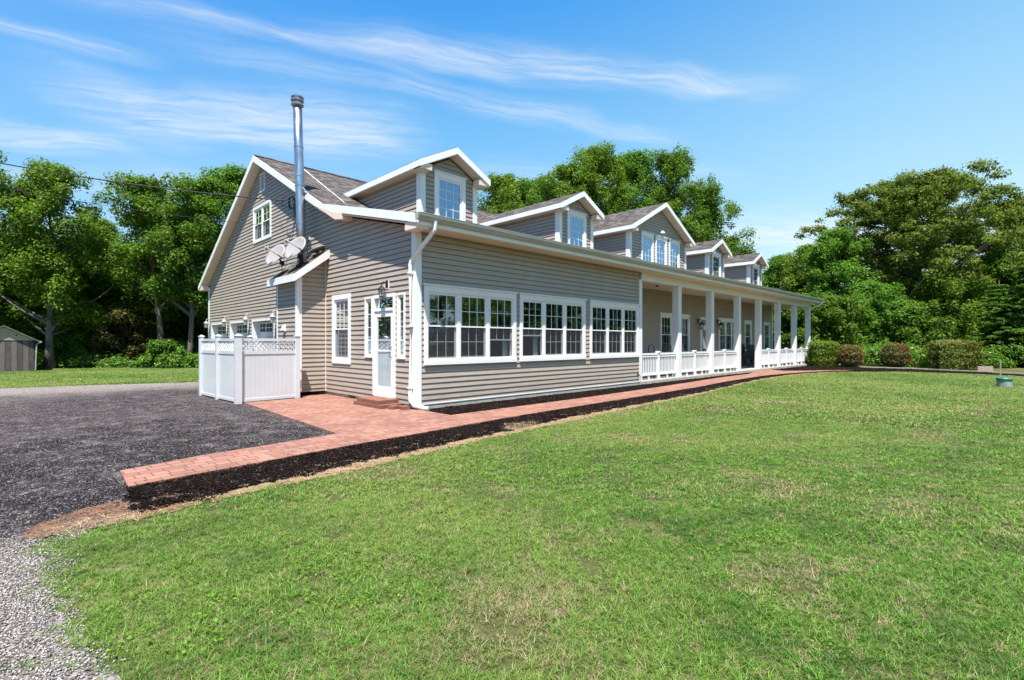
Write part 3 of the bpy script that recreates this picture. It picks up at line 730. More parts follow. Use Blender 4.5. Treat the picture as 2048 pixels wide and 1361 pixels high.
# ---- windows
def window(T, u0, u1, z0, z1, units=1, cols=3, rows=2, casing=0.10, head=0.14, sill=0.12, crown=True, hung=True, raised=(), curtains=False, depth=0.9, parent=house, blinds=False, proud=0.045, grid4=None, screens=True, glass='glass', full=0.24):
    """casing round the opening u0..u1, z0..z1 with sashes, glass, screens and the room behind"""
    q = MB()
    tbox(q, T, u0 - casing, u0 + 0.005, 0.0, proud, z0 - sill, z1 + head); tbox(q, T, u1 - 0.005, u1 + casing, 0.0, proud, z0 - sill, z1 + head)
    tbox(q, T, u0 + 0.005, u1 - 0.005, 0.0, proud, z1 - 0.005, z1 + head); tbox(q, T, u0 + 0.005, u1 - 0.005, 0.0, proud, z0 - sill, z0 + 0.005)
    if crown: tbox(q, T, u0 - casing - 0.04, u1 + casing + 0.04, 0.0, proud + 0.035, z1 + head, z1 + head + 0.035)
    if crown: tbox(q, T, u0 - casing - 0.0, u1 + casing + 0.0, proud, proud + 0.022, z0 - sill + 0.0, z0 - 0.02)
    # jamb returns
    for a, b in ((u0 - 0.012, u0), (u1, u1 + 0.012)): tbox(q, T, a, b, -0.14, 0.0, z0, z1)
    tbox(q, T, u0, u1, -0.14, 0.0, z1, z1 + 0.012); tbox(q, T, u0, u1, -0.14, 0.0, z0 - 0.012, z0)
    win = q.build('window', M['white'], parent, bevel=0.003)
    mull = 0.075 if units > 1 else 0
    uw = (u1 - u0 - mull * (units - 1)) / units
    fr = MB(); gl = MB(); sc = MB()
    zm = (z0 + z1) / 2
    f = 0.028
    for i in range(units):
        a = u0 + i * (uw + mull); b = a + uw
        if i: tbox(fr, T, a - mull, a, -0.05, 0.032, z0, z1)
        # unit frame
        for (p0, p1, q0, q1) in ((a, a + f, z0, z1), (b - f, b, z0, z1), (a + f, b - f, z1 - f, z1), (a + f, b - f, z0, z0 + f)):
            tbox(fr, T, p0, p1, -0.06, 0.022, q0, q1)
        A, B = a + f, b - f; Z0, Z1 = z0 + f, z1 - f; st = 0.035
        def sash(za, zb, w, nrow, scr=False):
            for (p0, p1, q0, q1) in ((A, A + st, za, zb), (B - st, B, za, zb), (A + st, B - st, zb - st, zb), (A + st, B - st, za, za + st)):
                tbox(fr, T, p0, p1, w - 0.014, w + 0.014, q0, q1)
            gu0, gu1, gz0, gz1 = A + st, B - st, za + st, zb - st
            for c in range(1, cols):
                u = gu0 + (gu1 - gu0) * c / cols; tbox(fr, T, u - 0.008, u + 0.008, w - 0.006, w + 0.0065, gz0, gz1)
            for r in range(1, nrow):
                z = gz0 + (gz1 - gz0) * r / nrow; tbox(fr, T, gu0, gu1, w - 0.007, w + 0.0055, z - 0.008, z + 0.008)
            gl.face([T(gu0, w, gz0), T(gu1, w, gz0), T(gu1, w, gz1), T(gu0, w, gz1)])
        if hung:
            sash(zm - 0.018, Z1, 0.0, rows)
            if i in raised: lift = (zm - Z0) * raised[i]
            else: lift = 0.0
            sash(Z0 + lift, zm + 0.018 + lift, -0.034, rows)
            if screens:
                sc.face([T(A, 0.006, Z0), T(B, 0.006, Z0), T(B, 0.006, zm - 0.02), T(A, 0.006, zm - 0.02)])
        else: sash(Z0, Z1, 0.0, grid4 or rows)
    fr.build('sash', M['white'], win); gl.build('pane', M[glass], win)
    if sc.f: sc.build('insect_screen', M['screen'], win)
    # shallow box behind the glass, painted dark for the shade of a deep room
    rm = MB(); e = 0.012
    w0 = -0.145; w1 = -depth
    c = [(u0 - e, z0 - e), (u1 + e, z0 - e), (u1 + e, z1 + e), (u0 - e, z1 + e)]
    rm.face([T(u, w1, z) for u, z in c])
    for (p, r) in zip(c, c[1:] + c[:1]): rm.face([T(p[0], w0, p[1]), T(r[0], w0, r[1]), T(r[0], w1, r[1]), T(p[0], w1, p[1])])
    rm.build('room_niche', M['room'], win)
    if curtains:
        cu = MB()
        for i in range(units):
            a = u0 + i * (uw + mull); b = a + uw
            for s0 in ((a + 0.02, a + 0.02 + uw * full), (b - 0.02 - uw * full, b - 0.02)):
                n = 14
                for k in range(n):
                    p0 = s0[0] + (s0[1] - s0[0]) * k / n; p1 = s0[0] + (s0[1] - s0[0]) * (k + 1) / n
                    wa = -0.17 - 0.02 * math.sin(k * 1.9); wb = -0.17 - 0.02 * math.sin((k + 1) * 1.9)
                    cu.face([T(p0, wa, z0), T(p1, wb, z0), T(p1, wb, z1), T(p0, wa, z1)])
        cu.build('curtain', M['curtain'], win)
    if blinds:
        cu = MB(); z = z0 + 0.03
        while z < z1 - 0.03:
            cu.face([T(u0 + 0.03, -0.13, z), T(u1 - 0.03, -0.13, z), T(u1 - 0.03, -0.155, z + 0.03), T(u0 + 0.03, -0.155, z + 0.03)]); z += 0.045
        cu.build('blind', M['blind'], win)
    return win

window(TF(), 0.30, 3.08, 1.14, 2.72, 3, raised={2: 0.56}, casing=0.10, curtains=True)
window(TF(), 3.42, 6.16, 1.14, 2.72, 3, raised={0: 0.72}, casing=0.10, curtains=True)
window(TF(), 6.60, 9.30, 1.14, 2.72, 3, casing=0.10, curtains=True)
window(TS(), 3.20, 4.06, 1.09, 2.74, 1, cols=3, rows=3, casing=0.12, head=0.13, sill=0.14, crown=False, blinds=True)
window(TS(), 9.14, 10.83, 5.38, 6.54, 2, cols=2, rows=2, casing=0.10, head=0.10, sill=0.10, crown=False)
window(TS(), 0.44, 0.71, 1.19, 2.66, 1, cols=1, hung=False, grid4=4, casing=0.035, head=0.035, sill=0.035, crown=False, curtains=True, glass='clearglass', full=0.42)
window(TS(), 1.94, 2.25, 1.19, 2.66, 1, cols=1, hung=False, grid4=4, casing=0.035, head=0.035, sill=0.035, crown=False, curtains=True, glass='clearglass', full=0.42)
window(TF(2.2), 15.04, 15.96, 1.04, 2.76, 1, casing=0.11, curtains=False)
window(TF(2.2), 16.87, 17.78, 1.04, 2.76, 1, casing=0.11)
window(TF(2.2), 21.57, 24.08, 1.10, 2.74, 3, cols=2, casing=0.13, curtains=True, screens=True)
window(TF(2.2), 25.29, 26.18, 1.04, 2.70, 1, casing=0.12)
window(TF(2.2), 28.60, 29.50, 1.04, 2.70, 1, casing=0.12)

# ---- side door with transom
def side_door():
    T = TS(); q = MB()
    for b in ((0.83, 0.91, 0.0, 0.05, 0.22, 2.72), (1.79, 1.87, 0.0, 0.05, 0.22, 2.72), (0.91, 1.79, 0.0, 0.05, 2.64, 2.72), (0.91, 1.79, -0.10, 0.05, 2.31, 2.38), (0.83, 1.87, -0.14, 0.04, 0.17, 0.23),
              (0.888, 0.90, -0.16, 0.0, 0.22, 2.66), (1.80, 1.812, -0.16, 0.0, 0.22, 2.66), (0.90, 1.80, -0.16, 0.0, 2.66, 2.672)):
        tbox(q, T, *b)
    d = q.build('door', M['white'], house, bevel=0.003)
    s = MB()     # storm door frame
    for b in ((0.92, 1.03, -0.02, 0.03, 0.24, 2.30), (1.68, 1.79, -0.02, 0.03, 0.24, 2.30), (1.03, 1.68, -0.02, 0.03, 2.17, 2.30), (1.03, 1.68, -0.02, 0.03, 0.24, 0.46), (1.03, 1.68, 0.0, 0.022, 1.32, 1.36)): tbox(s, T, *b)
    s.build('storm_frame', M['white'], d, bevel=0.003)
    h = MB(); h.tube([T(1.0, 0.03, 1.18), T(1.0, 0.075, 1.2), T(1.0, 0.075, 1.42), T(1.0, 0.03, 1.44)], 0.010, 8); h.build('handle', M['black'], d)
    gp = MB(); gp.face([T(1.03, 0.008, 0.46), T(1.68, 0.008, 0.46), T(1.68, 0.008, 2.17), T(1.03, 0.008, 2.17)])
    gp.face([T(0.93, -0.03, 2.39), T(1.77, -0.03, 2.39), T(1.77, -0.03, 2.63), T(0.93, -0.03, 2.63)])
    gp.build('glass_panel', M['clearglass'], d)
    # pale inner door with its own glazed light
    k = MB(); tbox(k, T, 0.90, 1.80, -0.16, -0.12, 0.22, 2.31)
    for b in ((1.10, 1.14, -0.12, -0.10, 0.7, 2.1), (1.14, 1.50, -0.12, -0.10, 2.06, 2.1), (1.14, 1.50, -0.12, -0.10, 0.7, 0.74)): tbox(k, T, *b)
    k.build('inner_door', M['innerdoor'], d)
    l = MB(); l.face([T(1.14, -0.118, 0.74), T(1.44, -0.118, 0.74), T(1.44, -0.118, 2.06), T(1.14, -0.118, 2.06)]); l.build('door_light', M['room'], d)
    m2 = MB()
    for u in (1.24, 1.34): tbox(m2, T, u - 0.006, u + 0.006, -0.117, -0.108, 0.74, 2.06)
    for i in range(1, 5): z = 0.74 + 1.32 * i / 5; tbox(m2, T, 1.14, 1.44, -0.117, -0.109, z - 0.006, z + 0.006)
    tbox(m2, T, 1.32, 1.36, -0.07, -0.04, 2.38, 2.64)
    m2.build('muntin', M['white'], d)
    r = MB(); tbox(r, T, 0.9, 1.8, -0.5, -0.17, 2.31, 2.66); r.build('room_niche', M['room'], d)
side_door()

# porch door with transom
def porch_door():
    T = TF(2.2); q = MB()
    for b in ((19.10, 19.22, 0, 0.05, 0.16, 2.86), (20.28, 20.40, 0, 0.05, 0.16, 2.86), (19.22, 20.28, 0, 0.05, 2.72, 2.86), (19.22, 20.28, -0.1, 0.04, 2.36, 2.44)): tbox(q, T, *b)
    d = q.build('door', M['white'], house)
    p = MB()
    for b in ((19.22, 19.42, -0.06, 0.0, 0.17, 2.36), (20.08, 20.28, -0.06, 0.0, 0.17, 2.36), (19.42, 20.08, -0.06, 0.0, 2.2, 2.36), (19.42, 20.08, -0.06, 0.0, 0.17, 0.75)): tbox(p, T, *b)
    p.build('storm_frame', M['white'], d)
    gp = MB(); gp.face([T(19.42, -0.03, 0.75), T(20.08, -0.03, 0.75), T(20.08, -0.03, 2.2), T(19.42, -0.03, 2.2)]); gp.face([T(19.22, -0.03, 2.44), T(20.28, -0.03, 2.44), T(20.28, -0.03, 2.72), T(19.22, -0.03, 2.72)])
    gp.build('glass_panel', M['glass'], d)
    r = MB(); tbox(r, T, 19.2, 20.3, -0.4, -0.12, 0.17, 2.74); r.build('room_niche', M['room'], d)
    h = MB(); h.tube([T(20.2, 0.0, 1.1), T(20.2, 0.06, 1.12), T(20.2, 0.06, 1.25), T(20.2, 0.0, 1.27)], 0.012, 6); h.build('handle', M['black'], d)
porch_door()

# ---- garage doors, recessed in deep white jambs
for (a, b) in ((8.80, 11.05), (11.60, 13.87), (14.45, 16.75)):
    T = TS(); q = MB()
    tbox(q, T, a - 0.06, a, -0.26, 0.03, 0.0, 2.40); tbox(q, T, b, b + 0.06, -0.26, 0.03, 0.0, 2.40); tbox(q, T, a, b, -0.26, 0.03, 2.33, 2.40)
    q.build('garage_jamb', M['white'], house)
    d = MB()
    for i in range(4):
        z = 0.02 + i * 0.575; tbox(d, T, a, b, -0.26, -0.225, z, z + 0.565)
        if i < 3:
            for k in range(4):
                u = a + 0.08 + k * (b - a - 0.1) / 4; tbox(d, T, u, u + (b - a) / 4 - 0.12, -0.225, -0.215, z + 0.08, z + 0.48)
    gd = d.build('garage_door', M['vinyl'], house)
    gq = MB(); gf = MB()
    for k in range(3):
        u = a + 0.16 + k * (b - a - 0.2) / 3; v = u + (b - a - 0.2) / 3 - 0.12; z0, z1 = 1.93, 2.24
        tbox(gf, T, u - 0.03, v + 0.03, -0.224, -0.212, z0 - 0.03, z1 + 0.03)
        gq.face([T(u, -0.208, z0), T(v, -0.208, z0), T(v, -0.208, z1), T(u, -0.208, z1)])
        um = (u + v) / 2; zm = (z0 + z1) / 2
        tbox(gf, T, um - 0.012, um + 0.012, -0.212, -0.203, z0, z1); tbox(gf, T, u, v, -0.212, -0.202, zm - 0.012, zm + 0.012)
    gf.build('window_frame', M['white'], gd); gq.build('window_pane', M['room'], gd)

# ---- lanterns
def lantern(T, u, z, s=1.0, down=False, m='black'):
    q = MB()
    tbox(q, T, u - 0.06 * s, u + 0.06 * s, 0.0, 0.03, z - 0.05 * s, z + 0.13 * s)
    q.tube([T(u, 0.03, z + 0.02), T(u, 0.10 * s, z + 0.10 * s), T(u, 0.17 * s, z + 0.06 * s), T(u, 0.17 * s, z)], 0.012 * s, 6)
    c = T(u, 0.17 * s, z - 0.30 * s)
    q.lathe(c, [(0.03 * s, 0), (0.06 * s, 0.01 * s), (0.062 * s, 0.03 * s), (0.03 * s, 0.032 * s)], 8)
    q.lathe(c, [(0.085 * s, 0.19 * s), (0.105 * s, 0.2 * s), (0.06 * s, 0.25 * s), (0.03 * s, 0.27 * s), (0.02 * s, 0.30 * s), (0.005 * s, 0.33 * s)], 8)
    for k in range(6):
        t = k * math.pi / 3; q.tube([(c[0] + 0.06 * s * math.cos(t), c[1] + 0.06 * s * math.sin(t), c[2] + 0.03 * s), (c[0] + 0.085 * s * math.cos(t), c[1] + 0.085 * s * math.sin(t), c[2] + 0.2 * s)], 0.006 * s, 4)
    o = q.build('wall_lantern', M[m], house)
    k = MB(); k.lathe((c[0], c[1], c[2]), [(0.048 * s, 0.035 * s), (0.070 * s, 0.188 * s)], 8); k.build('lamp_glass', M['lampglass'], o)
lantern(TS(), 1.22, 2.92, 1.0)
lantern(TF(2.2), 18.85, 2.60, 1.35); lantern(TF(2.2), 21.22, 2.63, 1.35)
for y in (17.02, 14.16, 11.33, 8.46): lantern(TS(), y, 2.53, 1.05, m='gutter')
q = MB(); tbox(q, TS(-0.0), 1.12, 1.32, 0.0, 0.025, 2.84, 3.04); q.build('mounting_plate', M['white'], house)

# ---- gable vent
q = MB(); T = TS()
for b in ((9.68, 9.73, 0.0, 0.04, 7.08, 7.74), (10.12, 10.17, 0.0, 0.04, 7.08, 7.74), (9.73, 10.12, 0.0, 0.04, 7.08, 7.13), (9.73, 10.12, 0.0, 0.04, 7.69, 7.74)): tbox(q, T, *b)
for i in range(9):
    z = 7.145 + i * 0.061
    q.solid([T(9.73, 0.018, z), T(10.12, 0.018, z), T(10.12, 0.038, z - 0.012), T(9.73, 0.038, z - 0.012)], [T(9.73, 0.018, z + 0.03), T(10.12, 0.018, z + 0.03), T(10.12, 0.034, z + 0.012), T(9.73, 0.034, z + 0.012)])
q.build('gable_vent', M['white'], house)
q = MB(); tbox(q, T, 9.73, 10.12, 0.016, 0.018, 7.13, 7.69); q.build('vent_backing', M['black'], house)

# ---- stove chase bump-out on the side wall
XB = -0.82
q = MB(); siding(q, TS(XB), 0.14, 3.50, lambda z: 4.74, lambda z: 6.12, zbase=0.10)
siding(q, TF(4.65), 0.14, 4.16, lambda z: max(XB + 0.10, -0.02 - (4.16 - z) / 0.70 if z > 3.44 else XB + 0.10), lambda z: -0.012, zbase=0.10)
q.box(XB + 0.02, 0.0, 4.67, 6.18, 0.14, 3.46)
q.box(XB + 0.02, 0.0, 4.67, 6.18, 0.132, 0.139)
bump = q.build('wall', M['siding'], house)
board([(XB - 0.03, XB + 0.11, 4.62, 4.65, 0.14, 3.52), (XB - 0.03, XB, 4.65, 4.76, 0.14, 3.5), (XB - 0.03, XB, 6.11, 6.22, 0.14, 3.5), (XB - 0.03, 0.0, 6.185, 6.22, 0.14, 3.5)])
q = MB()   # lean-to roof of the bump-out: z falls from the wall outwards
def br(x): return 4.24 + 0.80 * x
lo = [(0.0, 4.40, br(0) - 0.05), (-1.02, 4.40, br(-1.02) - 0.05), (-1.02, 4.40, br(-1.02)), (0.0, 4.40, br(0))]
q.solid(lo, [(x, 6.38, z) for x, y, z in lo]); q.build('roof', M['shingle_y'], house)
q = MB()
for y0, y1 in ((4.372, 4.399), (6.381, 6.41)):
    lo = [(0.0, y0, br(0) - 0.24), (-1.02, y0, br(-1.02) - 0.20), (-1.02, y0, br(-1.02)), (0.0, y0, br(0) - 0.005)]
    q.solid(lo, [(x, y1, z) for x, y, z in lo])
q.box(-1.05, -1.021, 4.372, 6.41, br(-1.02) - 0.20, br(-1.02) + 0.0)
lo = [(0.0, 4.40, br(0) - 0.22), (-1.02, 4.40, br(-1.02) - 0.185), (-1.02, 4.40, br(-1.02) - 0.165), (0.0, 4.40, br(0) - 0.20)]
q.solid(lo, [(x, 6.38, z) for x, y, z in lo])
q.build('fascia', M['white'], house)

# ---- stainless flue
P0, P1 = Vector((-0.44, 5.30, 3.85)), Vector((-0.43, 5.66, 8.66))
q = MB(); q.tube([P0.lerp(P1, t) for t in (0, 0.25, 0.5, 0.75, 1)], 0.128, 24)
ch = q.build('chimney_flue', M['steel'], house, smooth=True)
for t in (0.245, 0.487, 0.545, 0.73): q = MB(); q.tube([P0.lerp(P1, t), P0.lerp(P1, t + 0.006)], 0.137, 24); q.build('band', M['steel'], ch)
q = MB(); q.lathe(P1, [(0.125, -0.02), (0.18, 0.0), (0.185, 0.03), (0.15, 0.06), (0.125, 0.065), (0.125, 0.10), (0.17, 0.115), (0.195, 0.14), (0.17, 0.165), (0.14, 0.17), (0.14, 0.2), (0.175, 0.215), (0.185, 0.24), (0.15, 0.27), (0.03, 0.285)], 24)
q.build('cap', M['steel'], ch)
q = MB(); a = P0.lerp(P1, 0.60)
q.tube([a + Vector((0.1, 0, 0)), (0.62, 6.44, 6.60)], 0.010, 6); q.tube([P0.lerp(P1, 0.60) + Vector((0.11, -0.03, 0)), (0.60, 4.72, 5.76)], 0.012, 6)
q.tube([P0.lerp(P1, 0.50), (-0.30, 5.15, 5.92)], 0.02, 6)
q.build('brace', M['steel'], ch)
# conduit and service entry behind the flue
q = MB(); q.box(-0.06, -0.018, 6.14, 6.40, 4.3, 5.95); q.build('conduit', M['brown'], house)
q = MB(); q.box(-0.14, -0.018, 6.58, 6.74, 5.55, 5.98)
q.tube([(-0.1, 6.66, 5.98), (-0.16, 6.66, 6.15), (-0.25, 6.72, 6.18), (-0.26, 6.78, 6.05), (-0.2, 6.9, 5.9), (-0.12, 6.72, 5.8)], 0.028, 8)
q.tube([(-0.26, 6.78, 6.1), (-0.35, 7.0, 6.12), (-0.3, 7.3, 6.02), (-0.15, 7.5, 6.05), (-0.1, 7.1, 5.9), (-0.1, 6.7, 5.85)], 0.014, 6)
q.build('service_entry', M['black'], house)
# dryer hood and spigot
q = MB(); q.solid([(XB - 0.02, 5.46, 1.86), (XB - 0.02, 5.62, 1.86), (XB - 0.12, 5.62, 1.90), (XB - 0.12, 5.46, 1.90)], [(XB - 0.02, 5.47, 2.06), (XB - 0.02, 5.61, 2.06), (XB - 0.05, 5.60, 2.06), (XB - 0.05, 5.48, 2.06)])
q.build('vent_hood', M['white'], house)
q = MB(); q.box(9.30, 9.38, -0.035, 0.0, 0.36, 0.44); q.tube([(9.34, -0.03, 0.4), (9.34, -0.10, 0.39), (9.34, -0.12, 0.30), (9.34, -0.12, 0.20)], 0.014, 6); q.build('spigot', M['brown'], house)
q = MB(); q.tube([(12.9, 1.2, 3.96), (12.9, 1.2, 3.90)], 0.06, 12); q.build('ceiling_fixture', M['brown'], house)

# ---- dormers
def dormer(cx, w, windows):
    YD = 2.2; hw = w / 2; ov = 0.25; ez = 6.55; rise = 0.515
    x0, x1 = cx - hw, cx + hw; rz = ez + rise * (hw + ov)
    soff = 6.36
    holes = [(a, b, 5.12, 6.33) for a, b in windows]
    q = MB()
    top = rz - 0.26
    def lo(z): return x0 + 0.10 if z <= soff else max(x0 + 0.10, cx - (top - z) / rise)
    def hi(z): return x1 - 0.10 if z <= soff else min(x1 - 0.10, cx + (top - z) / rise)
    siding(q, TF(YD), 4.9, top, lo, hi, holes, zbase=4.86)
    def ylim(z):      # where the side wall meets the main roof
        for (a, za), (b, zb) in zip(TOPY[:2], TOPY[1:3]):
            if za <= z <= zb: return a + (b - a) * (z - za) / (zb - za)
        return 10.0
    siding(q, TS(x0), 4.95, soff, lambda z: YD + 0.10, lambda z: max(YD + 0.1, ylim(z) + 0.02), zbase=4.86)
    siding(q, TR(x1), 4.95, soff, lambda z: YD + 0.10, lambda z: max(YD + 0.1, ylim(z) + 0.02), zbase=4.86)
    d = q.build('dormer', M['siding'], house)
    def tb(n, boxes, m='white'):
        k = MB()
        for b in boxes: k.box(*b)
        return k.build(n, M[m], d, bevel=0.003)
    for (a, b) in ((x0 - 0.03, x0 + 0.14), (x1 - 0.14, x1 + 0.03)): tb('corner_trim', [(a, b, YD - 0.035, YD - 0.002, 4.93, soff)])
    for (a, b) in ((x0 - 0.035, x0 - 0.002), (x1 + 0.002, x1 + 0.035)): tb('corner_trim', [(a, b, YD - 0.002, YD + 0.17, 4.93, soff)])
    yb = 4.2 + (rz - 5.45) / 0.498 + 0.25; ye = 4.2 + (ez - 5.45) / 0.498 + 0.25; yf = YD - 0.35
    k = MB()
    for s in (-1, 1):
        e = cx + s * (hw + ov)
        k.solid([(e, yf, ez - 0.04), (cx, yf, rz - 0.04), (cx, yf, rz), (e, yf, ez)], [(e, ye, ez - 0.04), (cx, yb, rz - 0.04), (cx, yb, rz), (e, ye, ez)])
    k.build('roof', M['shingle_y'], d)
    k = MB()
    for s in (-1, 1):
        e = cx + s * (hw + ov + 0.012); zz = ez - 0.012 * rise
        k.solid([(e, yf - 0.028, zz - 0.20), (cx, yf - 0.028, rz - 0.20), (cx, yf - 0.028, rz - 0.012), (e, yf - 0.028, zz - 0.012)], [(e, yf - 0.001, zz - 0.20), (cx, yf - 0.001, rz - 0.20), (cx, yf - 0.001, rz - 0.012), (e, yf - 0.001, zz - 0.012)])
        a, b = sorted((e - s * 0.012, e + s * 0.018)); k.box(a, b, yf - 0.029, ye, ez - 0.20, ez - 0.03)
    k.build('fascia', M['white'], d)
    k = MB()
    for s in (-1, 1):
        e = cx + s * (hw + ov); i = cx + s * hw
        k.solid([(e, yf, ez - 0.19), (cx, yf, rz - 0.22), (cx, yf, rz - 0.20), (e, yf, ez - 0.17)], [(e, YD - 0.001, ez - 0.19), (cx, YD - 0.001, rz - 0.22), (cx, YD - 0.001, rz - 0.20), (e, YD - 0.001, ez - 0.17)])
        a, b = sorted((e, i - s * 0.02)); k.box(a, b, yf + 0.002, ye, ez - 0.225, ez - 0.195)
        a, b = sorted((e, i - s * 0.14)); k.box(a, b, yf + 0.004, YD - 0.04, ez - 0.24, ez - 0.07)
    k.build('soffit', M['soffit'], d)
    for a, b in windows:
        window(TF(YD), a + 0.02, b - 0.02, 5.13, 6.31, 1, cols=3, hung=False, grid4=4, casing=0.13 if len(windows) == 1 else 0.09, head=0.14, sill=0.16, depth=0.9, curtains=False, proud=0.05, glass='skytint')
    return d
for cx in (2.64, 8.65, 21.12, 27.05): dormer(cx, 2.02, [(cx - 0.46, cx + 0.46)])
dormer(14.92, 5.16, [(13.33, 14.23), (14.56, 15.46), (15.83, 16.73)])
q = MB(); q.lathe((14.98, 2.12, 6.60), [(0.10, 0.0), (0.16, 0.03), (0.08, 0.12)], 10); q.build('flood_light', M['white'], house)

# ---- porch
q = MB(); q.box(9.66, 30.45, 0.0, 2.18, -0.05, 0.15); q.build('porch_floor', M['concrete'], house)
q = MB(); q.box(9.64, 30.62, 0.0, 0.27, 3.79, 4.06); q.box(30.35, 30.62, 0.27, 2.2, 3.79, 4.06); q.build('porch_beam', M['white'], house)
PX = [12.44, 15.52, 18.62, 21.45, 24.48, 27.45, 30.34]
for i, x in enumerate(PX):
    q = MB(); q.box(x, x + 0.27, 0.0, 0.27, 0.15, 3.79); q.box(x - 0.015, x + 0.285, -0.015, 0.285, 0.15, 0.19); q.box(x - 0.01, x + 0.28, -0.012, 0.282, 3.75, 3.79)
    q.build('porch_column', M['white'], house, bevel=0.006)
ends = [(9.64, 12.44)] + [(PX[i] + 0.27, PX[i + 1]) for i in range(6)]
for i, (a, b) in enumerate(ends):
    if i == 3: continue
    q = MB(); y0, y1 = 0.09, 0.17
    q.box(a, b, y0, y1, 1.06, 1.13); q.box(a, b, y0 + 0.01, y1 - 0.01, 0.98, 1.03); q.box(a, b, y0, y1, 0.30, 0.37)
    n = int((b - a) / 0.115)
    for k in range(1, n):
        x = a + (b - a) * k / n
        q.box(x - 0.015, x + 0.015, 0.11, 0.14, 0.37, 1.06)
    for x in (a + (b - a) * 0.25, a + (b - a) * 0.75): q.box(x - 0.03, x + 0.03, 0.10, 0.16, 0.15, 0.30)
    r = q.build('railing', M['white'], house)
    k = MB(); x = (a + b) / 2
    k.box(x - 0.055, x + 0.055, 0.075, 0.185, 0.15, 1.15); k.box(x - 0.08, x + 0.08, 0.05, 0.21, 1.15, 1.18); k.box(x - 0.062, x + 0.062, 0.068, 0.192, 1.18, 1.20)
    k.box(x - 0.075, x + 0.075, 0.055, 0.205, 0.15, 0.19)
    k.build('newel_post', M['white'], r)

# ------------------------------------------------------------------ things on and around the porch
def hoop_chair(x, y, rz, label):
    t = thing('metal_chair', label, 'chair', (x, y, 0.15), rz, 'black hoop backed chairs on the porch')
    q = MB(); w = 0.24
    q.tube([(-w, 0.0, 0.42), (-w, -0.03, 1.10), (-w + 0.03, -0.035, 1.22), (-w + 0.10, -0.035, 1.28), (w - 0.10, -0.035, 1.28), (w - 0.03, -0.035, 1.22), (w, -0.03, 1.10), (w, 0.0, 0.42)], 0.016, 8)
    q.tube([(-w, -0.02, 0.95), (w, -0.02, 0.95)], 0.010, 6); q.tube([(-w, -0.01, 0.65), (w, -0.01, 0.65)], 0.010, 6)
    a = q.build('backrest', M['black']); a.parent = t
    q = MB(); q.box(-0.24, 0.24, 0.0, 0.48, 0.42, 0.45); a = q.build('seat', M['black']); a.parent = t
    for sx in (-1, 1):
        for y_ in (0.01, 0.47):
            q = MB(); q.tube([(sx * w, y_, 0.42), (sx * (w + 0.02), y_, 0.0)], 0.014, 6); a = q.build('leg', M['black']); a.parent = t
hoop_chair(10.35, 0.80, R(12), 'black metal chair with hoop back, half hidden by the white corner post of the porch')
hoop_chair(11.75, 0.85, R(4), 'black metal hoop backed chair behind the railing, clear of posts')
hoop_chair(13.20, 0.90, R(-6), 'black metal hoop backed chair in front of the first porch window')

def rocking_chair(x, y, rz, label):
    t = thing('rocking_chair', label, 'chair', (x, y, 0.15), rz)
    def part(n, q): a = q.build(n, M['darkwood']); a.parent = t
    for s in (-1, 1):
        q = MB(); q.tube([(s * 0.28, -0.42 + 0.85 * k / 8, 0.05 + 0.09 * ((k - 4) / 4) ** 2) for k in range(9)], 0.022, 6); part('rocker', q)
        q = MB(); q.box(s * 0.28 - 0.04, s * 0.28 + 0.04, -0.32, 0.28, 0.62, 0.65); part('armrest', q)
        for y_ in (-0.22, 0.22): q = MB(); q.tube([(s * 0.28, y_, 0.07), (s * 0.28, y_, 0.62)], 0.022, 6); part('leg', q)
    q = MB()
    for k in range(6): q.box(-0.26, 0.26, -0.28 + k * 0.09, -0.28 + k * 0.09 + 0.075, 0.40 - 0.0 * k, 0.425)
    part('seat', q)
    q = MB()
    for k in range(6):
        xx = -0.27 + k * 0.095; top = 1.18 + 0.07 * math.sin(math.pi * (k + 0.5) / 6)
        q.solid([(xx, 0.24, 0.42), (xx + 0.08, 0.24, 0.42), (xx + 0.08, 0.265, 0.42), (xx, 0.265, 0.42)], [(xx, 0.50, top), (xx + 0.08, 0.50, top), (xx + 0.08, 0.525, top), (xx, 0.525, top)])
    q.box(-0.28, 0.28, 0.40, 0.43, 0.88, 0.94)
    part('backrest', q)
rocking_chair(23.3, 0.95, R(-55), 'dark slatted rocking chair on the porch in the gap between railings')

t = thing('porch_bench', 'low dark bench against the porch wall behind the rocking chair', 'bench', (25.2, 1.75, 0.15))
q = MB(); q.box(-0.7, 0.7, -0.22, 0.22, 0.42, 0.46); a = q.build('seat', M['darkwood']); a.parent = t
q = MB(); q.box(-0.7, 0.7, 0.2, 0.23, 0.55, 0.85); a = q.build('backrest', M['darkwood']); a.parent = t
for sx in (-0.62, 0.62):
    for sy in (-0.18, 0.18):
        q = MB(); q.box(sx - 0.03, sx + 0.03, sy - 0.03, sy + 0.03, 0.0, 0.42); a = q.build('leg', M['darkwood']); a.parent = t
t = thing('plant_pot', 'small dark pot plant on a stand under the wide porch window', 'pot plant', (23.6, 1.75, 0.15))
q = MB(); q.lathe((0, 0, 0), [(0.12, 0.0), (0.12, 0.75), (0.16, 0.8), (0.19, 1.0), (0.17, 1.0), (0.16, 0.9)], 14); a = q.build('pot', M['darkwood']); a.parent = t
rng = np.random.default_rng(5)

